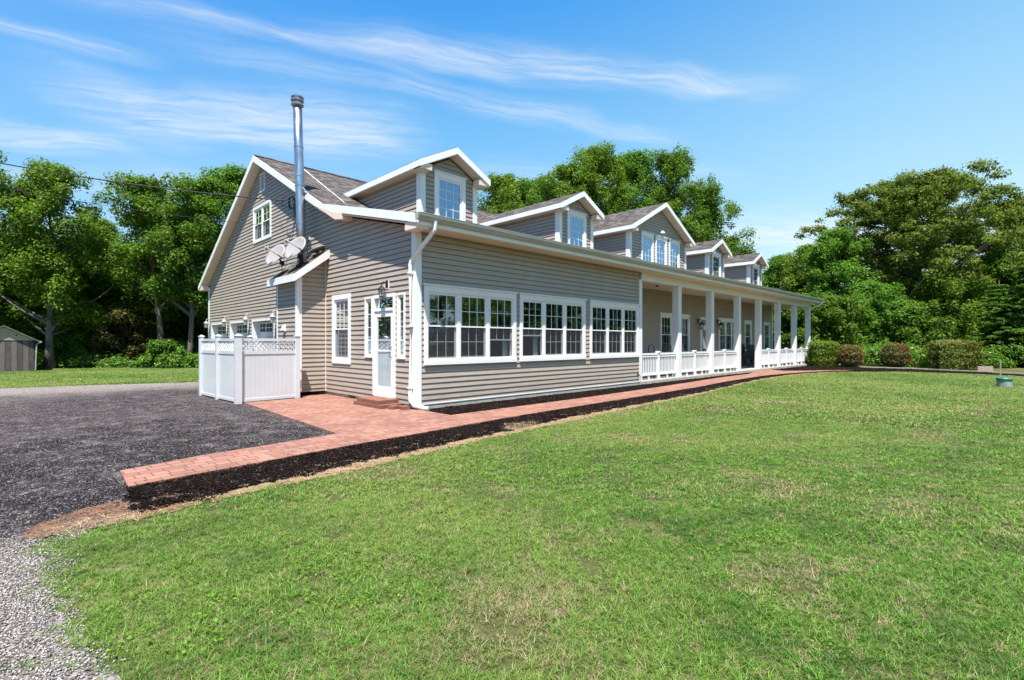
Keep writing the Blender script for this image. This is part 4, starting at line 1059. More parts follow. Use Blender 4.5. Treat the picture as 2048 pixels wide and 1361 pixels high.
# ------------------------------------------------------------------ foliage generators
def leaf_quads(rng, pos, nrm, L, Wd):
    n = len(pos); nrm = nrm / np.linalg.norm(nrm, axis=1, keepdims=True)
    r = rng.normal(size=(n, 3)); t = np.cross(nrm, r); t /= np.linalg.norm(t, axis=1, keepdims=True) + 1e-9
    b = np.cross(nrm, t)
    L = L[:, None]; Wd = Wd[:, None]
    V = np.stack([pos + t * L, pos + b * Wd + nrm * Wd * 0.3, pos - t * L, pos - b * Wd + nrm * Wd * 0.3], 1).reshape(-1, 3)
    return V
def quads_idx(n): return np.arange(n * 4).reshape(-1, 4)

def clump_leaves(rng, C, RX, RZ, N, leaf, up=0.7, shell=0.5):
    ids = np.repeat(np.arange(len(C)), N)
    n = len(ids); d = rng.normal(size=(n, 3)); d /= np.linalg.norm(d, axis=1, keepdims=True)
    rad = shell + (1 - shell) * rng.random(n) ** 0.6
    rad *= 1 + 0.22 * rng.normal(size=n)
    pos = C[ids] + d * rad[:, None] * np.stack([RX[ids], RX[ids], RZ[ids]], 1)
    nrm = d * 0.7 + np.array([0, 0, up]) + rng.normal(size=(n, 3)) * 0.55
    s = leaf * (0.65 + 0.7 * rng.random(n))
    return leaf_quads(rng, pos, nrm, s, s * 0.55)

def limb(q, rng, a, b, r0, r1, bend=0.08, n=5):
    a = Vector(a); b = Vector(b); L = (b - a).length
    o = Vector((rng.normal(), rng.normal(), rng.normal() * 0.5)) * L * bend
    pts = []; rr_ = []
    for i in range(n + 1):
        t = i / n; pts.append(a.lerp(b, t) + o * math.sin(math.pi * t)); rr_.append(r0 + (r1 - r0) * t)
    q.tube(pts, rr_, 6, caps=False)

def tree(name, label, loc, H, RAD, base, seed, lm, cat='tree', group=None, clumps=80, per=330, leaf=0.11, env='round', trunk_r=0.16, lean=(0, 0), cl=0.85, flat=0.95, twin=False, shell=0.5):
    rng = np.random.default_rng(seed)
    H = H * (1 - 0.55 * RAD / float(np.dot(np.array([loc[0], loc[1], 0]) - CAM * [1, 1, 0], FW)))
    t = thing(name, label, cat, (float(loc[0]), float(loc[1]), 0), 0, group)
    clumps = int(clumps * 2.5); cl *= 0.68; per = int(per * 0.78); leaf *= 0.76
    nb = max(8, clumps // (8 if env == 'oak' else 9))
    def prof_(u):
        if env == 'round': return np.sin(np.pi * np.clip(0.10 + 0.86 * u, 0, 1)) ** 0.55
        if env == 'oak': return np.sin(np.pi * np.clip(0.24 + 0.70 * u, 0, 1)) ** 0.5
        return np.sqrt(np.clip(1 - (u * 0.98) ** 2.4, 0, 1)) * (0.85 + 0.15 * np.minimum(1, u * 6))
    # boughs end on the outline of the crown, clumps of leaves follow each bough
    ub = (np.arange(nb) + rng.random(nb)) / nb; ub = ub ** 0.85
    ab = np.arange(nb) * 2.39996 + rng.random(nb) * 0.7
    rb = prof_(ub) * RAD * (0.72 + 0.30 * rng.random(nb)) * (1 + 0.12 * np.sin(ab * 3 + seed))
    rb = np.where(ub > 0.86, rb * 0.55, rb); rb = np.minimum(rb, RAD * 0.98)
    zt_ = base + (H - base) * ub
    tips = np.stack([rb * np.cos(ab) + lean[0] * ub, rb * np.sin(ab) + lean[1] * ub, zt_], 1)
    root = np.stack([lean[0] * ub * 0.6, lean[1] * ub * 0.6, np.maximum(base * 0.7, zt_ - (0.35 if env == 'oak' else 0.8) * rb)], 1)
    ib = np.concatenate([np.arange(nb), rng.integers(0, nb, clumps - nb)])
    tt = np.where(np.arange(clumps) < nb, 1.0, 1 - 0.72 * rng.random(clumps) ** 1.25)
    C = root[ib] + (tips - root)[ib] * tt[:, None]
    jr = RAD * (0.17 if env != 'oak' else 0.12)
    C += rng.normal(size=(clumps, 3)) * np.array([jr, jr, jr * (1.15 if env != 'oak' else 0.75)])
    z = C[:, 2]
    RX = cl * (0.65 + 0.6 * rng.random(clumps)); RZ = RX * flat
    C[:, 2] = np.minimum(C[:, 2], H - RZ * 0.9)
    N = np.maximum(30, (per * (RX / cl) ** 2)).astype(int)
    V = clump_leaves(rng, C, RX, RZ, N, leaf, shell=shell)
    V[:, 2] = np.maximum(V[:, 2], 0.02)
    npmesh('crown', V, quads_idx(len(V) // 4), lm, parent=t)
    q = MB(); top = Vector((lean[0] * 0.8, lean[1] * 0.8, base + (H - base) * 0.8))
    n = 8; pts = []; rads = []
    for i in range(n + 1):
        s = i / n; pts.append((top.x * s + 0.12 * math.sin(s * 5 + seed), top.y * s + 0.10 * math.cos(s * 4 + seed) - 0.10 * math.cos(seed), top.z * s)); rads.append(trunk_r * (1.35 if i == 0 else 1) * (1 - 0.8 * s) + 0.01)
    q.tube(pts, rads, 8)
    order = list(range(nb)) + list(rng.permutation(np.arange(nb, clumps))[:26])
    for k in order:
        c = C[k]; s = min(0.95, max(0.18, (c[2] - 0.9 - 0.45 * math.hypot(c[0], c[1])) / top.z)) if top.z > 0 else 0.2
        i = int(s * n); f_ = s * n - i
        a = Vector(pts[i]).lerp(Vector(pts[min(n, i + 1)]), f_)
        limb(q, rng, a, c, trunk_r * (0.42 * (1 - s) + 0.10), 0.015)
    tr = q.build('trunk', M['bark'], t, smooth=True)
    tr.location = (0, 0, 0)
    return t

def hemlock(label, loc, H, RAD, seed, group=None):
    rng = np.random.default_rng(seed)
    t = thing('hemlock', label, 'tree', (float(loc[0]), float(loc[1]), 0), 0, group)
    q = MB(); q.tube([(0, 0, 0), (0, 0, H)], [0.16, 0.02], 8)
    P = []
    z = 0.35
    while z < H * 0.97:
        rr_ = RAD * (1 - z / H) ** 0.75 + 0.15; nb = 7 + int(4 * (1 - z / H))
        for k in range(nb):
            a = rng.random() * 6.283; L = rr_ * (0.7 + 0.45 * rng.random()); dr = 0.22 + 0.15 * rng.random()
            q.tube([(0, 0, z), (math.cos(a) * L, math.sin(a) * L, z - dr * L * 0.6)], [0.025, 0.006], 4, caps=False)
            m = int(130 * L + 20); s = rng.random(m) ** 0.6; side = (rng.random(m) - 0.5) * 0.75 * (1.15 - s) * L
            x = math.cos(a) * s * L - math.sin(a) * side; y = math.sin(a) * s * L + math.cos(a) * side
            P.append(np.stack([x, y, z - dr * 0.6 * s * L - 0.25 * np.abs(side) + rng.normal(size=m) * 0.03], 1))
        z += 0.23 + 0.10 * rng.random()
    P = np.concatenate(P); n = len(P)
    V = leaf_quads(rng, P, np.array([0, 0, 1.0]) + rng.normal(size=(n, 3)) * 0.35, 0.10 * (0.6 + 0.8 * rng.random(n)), 0.035 * (0.6 + 0.8 * rng.random(n)))
    V[:, 2] = np.maximum(V[:, 2], 0.03)
    npmesh('crown', V, quads_idx(n), M['needle'], parent=t)
    tr = q.build('trunk', M['bark'], t); tr.location = (0, 0, 0)
    return t

def shrub(name, label, loc, RX, RY, RZ, seed, lm, cat, n=9000, leaf=0.045, boxy=4.0, rz=0.0, group=None, blooms=0, z0=0.0):
    """clipped or rounded shrub: leaves over a superellipsoid, stems inside"""
    rng = np.random.default_rng(seed)
    t = thing(name, label, cat, (float(loc[0]), float(loc[1]), 0), rz, group)
    def pts(n, sh):
        d = rng.normal(size=(n, 3)); k = (np.abs(d) ** boxy).sum(1) ** (1 / boxy); d = d / k[:, None]
        bumps = 1 + 0.05 * np.sin(d[:, 0] * 9 + seed) * np.cos(d[:, 1] * 7) + 0.04 * np.sin(d[:, 2] * 11)
        rad = (sh + (1 - sh) * rng.random(n)) * bumps * (1 + 0.035 * rng.normal(size=n))
        return d * rad[:, None] * np.array([RX, RY, RZ]) + np.array([0, 0, RZ + z0]), d
    p, d = pts(n, 0.72)
    s = leaf * (0.6 + 0.8 * rng.random(n))
    V = leaf_quads(rng, p, d * 0.8 + rng.normal(size=(n, 3)) * 0.7 + np.array([0, 0, 0.3]), s, s * 0.6); mi = np.zeros(n, int)
    if blooms:
        p, d = pts(blooms, 0.98); keep = d[:, 2] > -0.5; p = p[keep]; d = d[keep]
        p = np.repeat(p, 7, 0) + rng.normal(size=(len(p) * 7, 3)) * 0.025; m = len(p)
        V = np.concatenate([V, leaf_quads(rng, p, rng.normal(size=(m, 3)) + np.repeat(d, 7, 0), np.full(m, 0.032), np.full(m, 0.026))]); mi = np.concatenate([mi, np.ones(m, int)])
    V[:, 2] = np.maximum(V[:, 2], 0.015)
    npmesh('foliage', V, quads_idx(len(V) // 4), [lm, M['bloom']], mi, parent=t)
    q = MB()
    for k in range(14):
        a = rng.random() * 6.283; q.tube([(0.08 * math.cos(a), 0.08 * math.sin(a), 0), (RX * 0.75 * math.cos(a), RY * 0.75 * math.sin(a), RZ * (1.0 + 0.7 * rng.random()))], [0.02, 0.006], 5)
    tr = q.build('stems', M['bark'], t); tr.location = (0, 0, 0)
    return t

# foliage of the pot plant
n = 260; p = rng.normal(size=(n, 3)) * 0.11 + np.array([0, 0, 1.12]); p[:, 2] = np.maximum(p[:, 2], 0.98)
npmesh('foliage', leaf_quads(rng, p, rng.normal(size=(n, 3)) + np.array([0, 0, 0.6]), np.full(n, 0.05), np.full(n, 0.02)), quads_idx(n), M['darkleaf'], parent=t)

# ------------------------------------------------------------------ trees
LG = 'trees at the wood edge left of the house'
tree('maple_tree', 'tall leafy tree with a straight grey trunk beside the plank shed', at(104, 29), hgt(306, 29), 2.8, 4.0, 11, M['leaf'], group=LG, clumps=80, per=300, cl=0.80, trunk_r=0.20, lean=(-0.2, 0.2))
tree('maple_tree', 'leafy tree at the left edge of the photo, its top the highest there', at(-55, 31), hgt(262, 31), 3.0, 4.0, 12, M['leaf'], group=LG, clumps=90, per=300, cl=0.85)
tree('maple_tree', 'open crowned tree with forking limbs, its trunk rusty brown', at(322, 31), hgt(338, 31), 2.8, 4.4, 13, M['leaf'], group=LG, clumps=58, per=290, cl=0.78, trunk_r=0.19, lean=(-0.8, 0.6))
tree('maple_tree', 'tall tree with a slim dark trunk nearest the left gable of the house', at(372, 30), hgt(330, 30), 2.1, 4.4, 14, M['leaf'], group=LG, clumps=60, per=290, cl=0.75, trunk_r=0.15, lean=(1.2, 0.8))
tree('maple_tree', 'broad leafy tree partly hidden behind the left gable', at(462, 33), hgt(316, 33), 3.0, 3.0, 15, M['leaf2'], group=LG, clumps=82, per=300, cl=0.80)
tree('maple_tree', 'middle sized tree filling the gap between the shed tree and the forking tree', at(196, 33), hgt(430, 33), 2.0, 2.0, 16, M['leaf'], group=LG, clumps=70, per=280, cl=0.8, trunk_r=0.09)
tree('dark_tree', 'dark low tree in shade behind the shed', at(15, 35), hgt(455, 35), 3.4, 1.0, 17, M['darkleaf'], group=LG, clumps=90, per=230, leaf=0.13, env='dome', cl=0.95)
tree('dark_tree', 'dark low tree in shade to the right of the straight grey trunk', at(165, 36), hgt(470, 36), 3.0, 0.8, 18, M['darkleaf'], group=LG, clumps=90, per=230, leaf=0.13, env='dome', cl=0.95)
tree('dark_tree', 'dark shaded tree behind the forking tree', at(275, 36), hgt(480, 36), 2.7, 0.6, 19, M['darkleaf'], group=LG, clumps=90, per=230, leaf=0.13, env='dome', cl=0.95)
tree('dark_tree', 'dark shaded tree directly left of the house siding', at(400, 37), hgt(440, 37), 3.0, 0.6, 20, M['darkleaf'], group=LG, clumps=100, per=230, leaf=0.13, env='dome', cl=0.95)
tree('leafy_bush', 'bushy green sapling just right of the plank shed', at(140, 30.5), 2.4, 1.0, 0.2, 21, M['leaf2'], 'bush', clumps=22, per=240, leaf=0.09, env='dome', cl=0.45, trunk_r=0.04)
tree('leafy_bush', 'reddish brown bush at the lawn edge under the forking tree', at(262, 31.5), 4.2, 1.8, 0.6, 22, M['ruddy'], 'bush', clumps=36, per=230, leaf=0.10, env='dome', cl=0.6, trunk_r=0.05)
tree('leafy_bush', 'bright green bush between the two slim trunks near the house', at(345, 30.2), 1.7, 1.1, 0.2, 23, M['leaf2'], 'bush', clumps=28, per=240, leaf=0.09, env='dome', cl=0.45, trunk_r=0.04)

CG = 'tall trees rising behind the house roof'
tree('poplar_tree', 'lower tree behind the roof between the first and second dormers', at(1012, 46), hgt(334, 46), 3.5, 4.0, 31, M['leaf'], group=CG, clumps=110, per=230, leaf=0.13, cl=0.80, flat=1.2)
tree('poplar_tree', 'round topped tree behind the peak of the second dormer', at(1088, 48), hgt(342, 48), 3.6, 4.0, 32, M['leaf'], group=CG, clumps=90, per=230, leaf=0.13, cl=0.85, flat=1.1)
tree('poplar_tree', 'tallest tree behind the roof, above the second dormer', at(1190, 52), hgt(276, 52), 4.3, 6.0, 33, M['leaf'], group=CG, clumps=135, per=240, leaf=0.14, cl=0.95, flat=1.15)
tree('poplar_tree', 'narrow pointed tree in the middle of the tall group behind the roof', at(1278, 53), hgt(290, 53), 3.2, 6.0, 34, M['leaf2'], group=CG, clumps=95, per=240, leaf=0.14, cl=0.85, flat=1.3)
tree('poplar_tree', 'upright tree behind the gable of the wide dormer', at(1348, 52), hgt(288, 52), 3.7, 6.0, 35, M['leaf'], group=CG, clumps=115, per=240, leaf=0.14, cl=0.95, flat=1.15)
tree('poplar_tree', 'spreading tree right of the wide dormer gable', at(1412, 52), hgt(358, 52), 3.5, 4.0, 36, M['leaf'], group=CG, clumps=110, per=240, leaf=0.14, cl=0.95, flat=0.9)
tree('poplar_tree', 'small tree top showing over the two far dormers', at(1462, 56), hgt(468, 56), 3.4, 3.0, 37, M['leaf'], group=CG, clumps=70, per=230, leaf=0.14, cl=0.9)

tree('poplar_tree', 'slender pointed tree between the two lower trees left of the tall group', at(1050, 47), hgt(352, 47), 2.4, 4.0, 38, M['leaf2'], group=CG, clumps=70, per=230, leaf=0.13, cl=0.8, flat=1.3)
tree('poplar_tree', 'leafy tree on the left flank of the tall group behind the roof', at(1140, 50), hgt(318, 50), 2.9, 5.0, 39, M['leaf'], group=CG, clumps=90, per=240, leaf=0.14, cl=0.9, flat=1.2)
tree('poplar_tree', 'tree filling the dip between the tallest tree and the wide dormer', at(1235, 54), hgt(300, 54), 2.9, 5.0, 40, M['leaf'], group=CG, clumps=90, per=240, leaf=0.14, cl=0.9, flat=1.2)

RG = 'trees at the wood edge right of the house'
tree('oak_tree', 'huge spreading oak with olive leaves and pale limbs towering over the hedges', at(1832, 42), hgt(318, 42), 7.6, 6.4, 41, M['oakleaf'], group=RG, clumps=290, per=210, leaf=0.14, env='oak', trunk_r=0.33, cl=0.95, flat=0.6, shell=0.3)
tree('oak_tree', 'second olive leaved oak at the right edge of the photo', at(2065, 44), hgt(372, 44), 5.4, 5.0, 42, M['oakleaf'], group=RG, clumps=170, per=210, leaf=0.14, env='oak', trunk_r=0.28, cl=0.95, flat=0.6, shell=0.3)
tree('maple_tree', 'small pale topped tree just right of the last dormer', at(1562, 50), hgt(508, 50), 2.3, 1.5, 43, M['leaf2'], group=RG, clumps=80, per=240, leaf=0.13, cl=0.8)
tree('maple_tree', 'green tree above the far end of the porch roof', at(1612, 46), hgt(486, 46), 2.5, 1.2, 44, M['leaf'], group=RG, clumps=95, per=260, leaf=0.13, env='dome', cl=0.85)
tree('maple_tree', 'bright green tree below the left side of the oak crown', at(1668, 41), hgt(452, 41), 2.3, 1.2, 45, M['leaf2'], group=RG, clumps=105, per=280, leaf=0.125, env='round', cl=0.8)
tree('maple_tree', 'dense green tree standing behind the first red flowered bush', at(1742, 38), hgt(560, 38), 2.8, 0.6, 46, M['leaf2'], group=RG, clumps=120, per=290, leaf=0.12, env='dome', cl=0.75)
tree('maple_tree', 'dense green tree between the oak trunk and the second flowered bush', at(1812, 37), hgt(600, 37), 2.4, 0.5, 47, M['leaf'], group=RG, clumps=95, per=290, leaf=0.12, env='dome', cl=0.7)
tree('maple_tree', 'tall green tree behind the long clipped hedge', at(1886, 38), hgt(540, 38), 2.9, 0.6, 48, M['leaf'], group=RG, clumps=120, per=290, leaf=0.12, env='dome', cl=0.8)
tree('maple_tree', 'broad green tree behind the hemlocks at the right edge', at(1990, 40), hgt(500, 40), 3.2, 0.8, 49, M['leaf2'], group=RG, clumps=120, per=280, leaf=0.125, env='dome', cl=0.85)
tree('maple_tree', 'low green tree seen through the last two porch bays', at(1590, 38), hgt(585, 38), 2.2, 0.4, 50, M['leaf'], group=RG, clumps=95, per=280, leaf=0.12, env='dome', cl=0.7)
tree('maple_tree', 'leafy tree just beyond the corner of the porch, behind the square hedge', at(1662, 36.5), hgt(590, 36.5), 2.1, 0.4, 51, M['leaf'], group=RG, clumps=95, per=290, leaf=0.115, env='dome', cl=0.65)
hemlock('hemlock with drooping layered branches behind the green tub', at(1998, 31.5), hgt(560, 31.5), 2.0, 61, RG)
hemlock('hemlock with layered branches cut by the right edge of the photo', at(2062, 30.5), hgt(500, 30.5), 2.3, 62, RG)

# far wood behind: one uncountable mass of foliage
rng = np.random.default_rng(77); Cs = []
def far_row(b0, b1, d0, d1, hmax, n, hmin=0.5):
    for k in range(n):
        b = b0 + (b1 - b0) * rng.random(); d = d0 + (d1 - d0) * rng.random()
        p = at(b, d); top = hmax * (0.75 + 0.35 * math.sin(b * 0.02) * math.sin(b * 0.047 + 1)); Cs.append((p[0], p[1], hmin + (top - hmin) * rng.random() ** 0.9))
far_row(-60, 600, 38, 42, 6.5, 330); pass
far_row(1480, 2250, 44, 50, 6.5, 330)
far_row(960, 1500, 58, 62, 7.0, 160)
far_row(2120, 2500, 38, 44, 11.0, 330)
for k in range(900):        # wood on the far side of the front lawn, mirrored in the windows
    s = rng.random(); x = 34 - 12 * s + 26 * s * s + rng.normal() * 1.5; y = -16 - 44 * s; Cs.append((x + 4, y, 0.5 + 11.5 * rng.random() ** 0.9 * (0.8 + 0.2 * math.sin(y))))
for k in range(800):        # wood west of the drive, mirrored in the side windows
    s_ = rng.random(); x, y = (-12 - 34 * s_, 33 - 9 * s_) if k % 2 else (-46 - 4 * s_, 24 - 34 * s_); Cs.append((x + rng.normal(), y + rng.normal(), 0.5 + 12.0 * rng.random() ** 0.9))
for k in range(520):
    s_ = rng.random(); Cs.append((54 - 80 * s_ + rng.normal(), -57 - 22 * s_ + 2 * rng.normal(), 0.5 + 14.0 * rng.random() ** 0.9))
Cs = np.array(Cs); n = len(Cs); RX = 1.0 + 0.8 * rng.random(n)
V = clump_leaves(rng, Cs, RX, RX * 0.75, np.full(n, 150), 0.20, shell=0.45); V[:, 2] = np.maximum(V[:, 2], 0.02)
tag(npmesh('woodland', V, quads_idx(len(V) // 4), M['darkleaf']), kind='stuff')

# undergrowth along both wood edges
Cs = []
for k in range(230):
    p = at(-260 + 700 * rng.random(), 29.3 + 2.2 * rng.random()); Cs.append((p[0], p[1], 0.15 + 0.5 * rng.random() ** 2))
for k in range(340):
    b_ = 1560 + 700 * rng.random(); p = at(b_, (32.6 if b_ < 1740 else 31.0 if b_ < 1850 else 29.3) + 3.0 * rng.random()); Cs.append((p[0], p[1], 0.2 + 1.0 * rng.random() ** 1.5))
Cs = np.array(Cs); n = len(Cs); RX = 0.28 + 0.3 * rng.random(n)
V = clump_leaves(rng, Cs, RX, RX * 0.9, np.full(n, 150), 0.075, shell=0.3); V[:, 2] = np.maximum(V[:, 2], 0.015)
mi = (rng.random(len(V) // 4) < 0.05).astype(int)
tag(npmesh('undergrowth', V, quads_idx(len(V) // 4), [M['leaf2'], M['dryblade']], mi), kind='stuff')

# ------------------------------------------------------------------ clipped hedges and flowering bushes
vyaw = R(YAW - 90)
shrub('hedge', 'square clipped green hedge at the far corner of the porch', at(1646, 31.6), 0.76, 0.55, 0.80, 71, M['hedge'], 'hedge', n=14000, leaf=0.044, boxy=9, rz=vyaw)
shrub('flowering_bush', 'round red flowered bush next to the square hedge', at(1700, 30.7), 0.68, 0.66, 0.70, 72, M['rose'], 'bush', n=9500, leaf=0.042, boxy=2.3, blooms=75)
shrub('flowering_bush', 'round red flowered bush standing alone, nearest the long hedge', at(1791, 29.7), 0.74, 0.70, 0.75, 73, M['rose'], 'bush', n=11000, leaf=0.042, boxy=2.3, blooms=110)
shrub('hedge', 'long clipped hedge with bronze tinted leaves', at(1908, 27.6), 1.16, 0.60, 0.83, 74, M['hedge2'], 'hedge', n=20000, leaf=0.044, boxy=9, rz=vyaw)

# ------------------------------------------------------------------ fence round the utility corner
fence = thing('privacy_fence', 'white vinyl privacy fence with lattice top beside the patio', 'fence', (-2.48, 4.18, 0))
fence['_o'] = (-2.48, 4.18, 0)
FP = [Vector((-0.98, 4.28, 0)), Vector((-2.48, 4.18, 0)), Vector((-2.56, 5.62, 0)), Vector((-2.62, 7.08, 0)), Vector((-1.3, 7.14, 0)), Vector((-0.05, 7.2, 0))]
for i, p in enumerate(FP):
    q = MB(); big = 0.075 if i == 1 else 0.06
    q.box(p.x - big, p.x + big, p.y - big, p.y + big, 0.0, 1.70); q.box(p.x - big - 0.015, p.x + big + 0.015, p.y - big - 0.015, p.y + big + 0.015, 1.70, 1.725)
    q.solid([(p.x - big, p.y - big, 1.725), (p.x + big, p.y - big, 1.725), (p.x + big, p.y + big, 1.725), (p.x - big, p.y + big, 1.725)], [(p.x - 0.01, p.y - 0.01, 1.76), (p.x + 0.01, p.y - 0.01, 1.76), (p.x + 0.01, p.y + 0.01, 1.76), (p.x - 0.01, p.y + 0.01, 1.76)])
    q.build('fence_post', M['vinyl'], fence, bevel=0.004)
for a, b in zip(FP, FP[1:]):
    d = (b - a); L = d.length; d.normalize(); nrm = Vector((-d.y, d.x, 0))
    def TP(u, w, z, a=a, d=d, nrm=nrm): p = a + d * u + nrm * w; return (p.x, p.y, z)
    q = MB(); u0, u1 = 0.06, L - 0.06
    tbox(q, TP, u0, u1, -0.025, 0.025, 1.58, 1.645); tbox(q, TP, u0, u1, -0.025, 0.025, 1.24, 1.32); tbox(q, TP, u0, u1, -0.025, 0.025, 0.04, 0.11)
    n = max(3, round((u1 - u0) / 0.12)); w_ = (u1 - u0) / n
    for k in range(n): tbox(q, TP, u0 + k * w_ + 0.003, u0 + (k + 1) * w_ - 0.003, -0.012, 0.012, 0.11, 1.24)
    tbox(q, TP, u0, u1, -0.008, 0.008, 0.11, 1.24)
    pn = q.build('fence_panel', M['vinyl'], fence)
    q = MB(); z0, z1 = 1.32, 1.58; st = 0.125; hh = z1 - z0; k = -4
    while u0 + k * st < u1:
        for s_, w in ((1, 0.006), (-1, -0.006)):
            x0 = u0 + k * st; x1 = x0 + hh
            a0, a1 = (x0, x1); za, zb = (z0, z1) if s_ > 0 else (z1, z0)
            c0, c1 = max(a0, u0), min(a1, u1)
            if c1 - c0 > 0.02:
                ya = za + (zb - za) * (c0 - a0) / hh; yb = za + (zb - za) * (c1 - a0) / hh; t_ = 0.0145
                q.solid([TP(c0, w - 0.005, ya - t_), TP(c1, w - 0.005, yb - t_), TP(c1, w - 0.005, yb + t_), TP(c0, w - 0.005, ya + t_)],
                        [TP(c0, w + 0.005, ya - t_), TP(c1, w + 0.005, yb - t_), TP(c1, w + 0.005, yb + t_), TP(c0, w + 0.005, ya + t_)])
        k += 1
    q.build('lattice', M['vinyl'], fence)

# ------------------------------------------------------------------ loose bricks as a door step: every brick is its own thing
def bricks_step():
    L, Wd, Hh = 0.30, 0.20, 0.085
    rows = []
    for k in range(6): rows.append((-0.43, 0.66 + k * 0.212, 0.035, 0.0))
    for k in range(6): rows.append((-0.13, 0.66 + k * 0.212, 0.035, 0.0))
    for k in range(5): rows.append((-0.40, 0.80 + k * 0.205, 0.035 + Hh + 0.002, 2))
    for k in range(5): rows.append((-0.10, 0.80 + k * 0.205, 0.035 + Hh + 0.002, -2))
    rows.append((-0.34, 0.38, 0.035, 12)); rows.append((-0.20, 0.17, 0.035, 80))
    return rows, L, Wd, Hh
rows, L, Wd, Hh = bricks_step()
step = thing('brick_step', 'door step of stacked red paving bricks below the glass side door', 'step', (-0.3, 1.2, 0.035))
step['_o'] = (-0.3, 1.2, 0.035)
q = MB(); rr = random.Random(2)
for (x, y, z, a) in rows[:-2]:
    a = R(a + rr.uniform(-1.5, 1.5)); c, s = math.cos(a), math.sin(a)
    pt = [(x + c * u - s * v, y + s * u + c * v) for u, v in ((-L / 2, -Wd / 2), (L / 2, -Wd / 2), (L / 2, Wd / 2), (-L / 2, Wd / 2))]
    q.solid([(px, py, z + 0.0005) for px, py in pt], [(px, py, z + Hh) for px, py in pt])
q.build('bricks', M['brick'], step, bevel=0.004)
for (x, y, z, a), lb in zip(rows[-2:], ('loose red brick lying against the right end of the brick step', 'loose red brick nearest the downspout on the patio')):
    q = MB(); q.box(-0.11, 0.11, -0.09, 0.09, 0.0, 0.075); o = q.build('loose_brick', M['brick'], bevel=0.004)
    o.location = (x, y, z); o.rotation_euler = (0, 0, R(a)); tag(o, lb, 'brick', 'loose bricks by the door step')

# ------------------------------------------------------------------ satellite dishes on the bump-out roof
def dish(mast, centre, label, nrm=None, rad=0.42):
    t = thing('satellite_dish', label, 'satellite dish', mast, 0, 'satellite dishes on the small lean-to roof')
    m = Vector(mast); c = Vector(centre) - m
    N = (Vector(RT) * -0.44 + Vector((0, 0, 1)) * 0.48 - Vector(FW) * 0.75).normalized() if nrm is None else Vector(nrm).normalized()
    if nrm is None: vd = Vector(FW) * 0.92 - Vector(RT) * 0.39; B = (vd - N * vd.dot(N)).normalized(); A = N.cross(B)   # skewed, feed arm on the low side
    else: A = N.cross(Vector((0, 0, 1))).normalized(); B = A.cross(N)
    q = MB(); rings = 6; seg = 28; b0 = 0
    for side in (0, 1):
        for i in range(rings + 1):
            r = rad * i / rings
            for k in range(seg):
                tt = 2 * math.pi * k / seg
                p = c + A * (r * 0.92 * math.cos(tt)) + B * (r * math.sin(tt)) + N * (0.22 * (r * r) / (rad * 1.6) - 0.012 * side)
                q.v.append(tuple(p))
        off = side * (rings + 1) * seg
        for i in range(rings):
            for k in range(seg):
                k2 = (k + 1) % seg; f = [off + i * seg + k, off + i * seg + k2, off + (i + 1) * seg + k2, off + (i + 1) * seg + k]
                q.f.append(f); q.m.append(0)
    for k in range(seg):
        k2 = (k + 1) % seg; o1 = rings * seg; o2 = (2 * rings + 1) * seg
        q.f.append([o1 + k, o1 + k2, o2 + k2, o2 + k]); q.m.append(0)
    a = q.build('reflector', M['dish'], smooth=True); a.parent = t
    bot = c - B * rad * 0.98 + N * 0.05; lnb = c - B * rad * 0.25 + N * 0.40
    q = MB(); q.tube([(0, 0, 0), (0, 0, max(0.15, c.z * 0.6)), tuple(c - N * 0.07)], 0.024, 8); q.box(-0.09, 0.09, -0.07, 0.07, -0.03, 0.02)
    q.box(-0.05, 0.05, -0.05, 0.05, max(0.15, c.z * 0.6) - 0.06, max(0.15, c.z * 0.6) + 0.05)
    a = q.build('mast', M['black']); a.parent = t
    q = MB(); q.tube([tuple(bot - N * 0.05), tuple(bot + N * 0.1), tuple(lnb)], 0.018, 6); a = q.build('feed_arm', M['black']); a.parent = t
    q = MB(); q.tube([tuple(lnb - N * 0.07 + B * 0.03), tuple(lnb + N * 0.03 + B * 0.03)], [0.045, 0.03], 10); q.tube([tuple(lnb + A * 0.09 + B * 0.03 - N * 0.04), tuple(lnb - A * 0.09 + B * 0.03 - N * 0.04)], 0.03, 8)
    a = q.build('receiver', M['gutter']); a.parent = t
dish((-0.62, 4.99, 3.76), (-0.78, 4.87, 4.21), 'rust stained satellite dish in front of the steel flue')
dish((-0.90, 5.60, 3.54), (-1.00, 5.79, 4.10), 'clean white satellite dish lowest on the lean-to roof', rad=0.40)
dish((-0.24, 4.72, 4.05), (-0.22, 4.76, 4.22), 'white satellite dish seen edge on behind the flue base', nrm=(-0.35, 0.25, 0.9), rad=0.26)

# ------------------------------------------------------------------ cables
def cable(a, b, sag, label, r=0.018):
    a = Vector(a); b = Vector(b); q = MB()
    q.tube([a.lerp(b, k / 24) - Vector((0, 0, sag * 4 * (k / 24) * (1 - k / 24))) for k in range(25)], r, 5)
    tag(q.build('power_cable', M['cable']), label, 'cable', 'cables running to the house')
cable(tuple(at(-420, 16, hgt(232, 16))), (-0.22, 6.72, 6.05), 0.38, 'thick black service cable sloping from the upper left to the steel flue', 0.020)
cable(tuple(at(-420, 18, hgt(270, 18))), (-0.10, 7.60, 5.38), 0.45, 'thin cable crossing the trees and the gable below the thick one', 0.008)

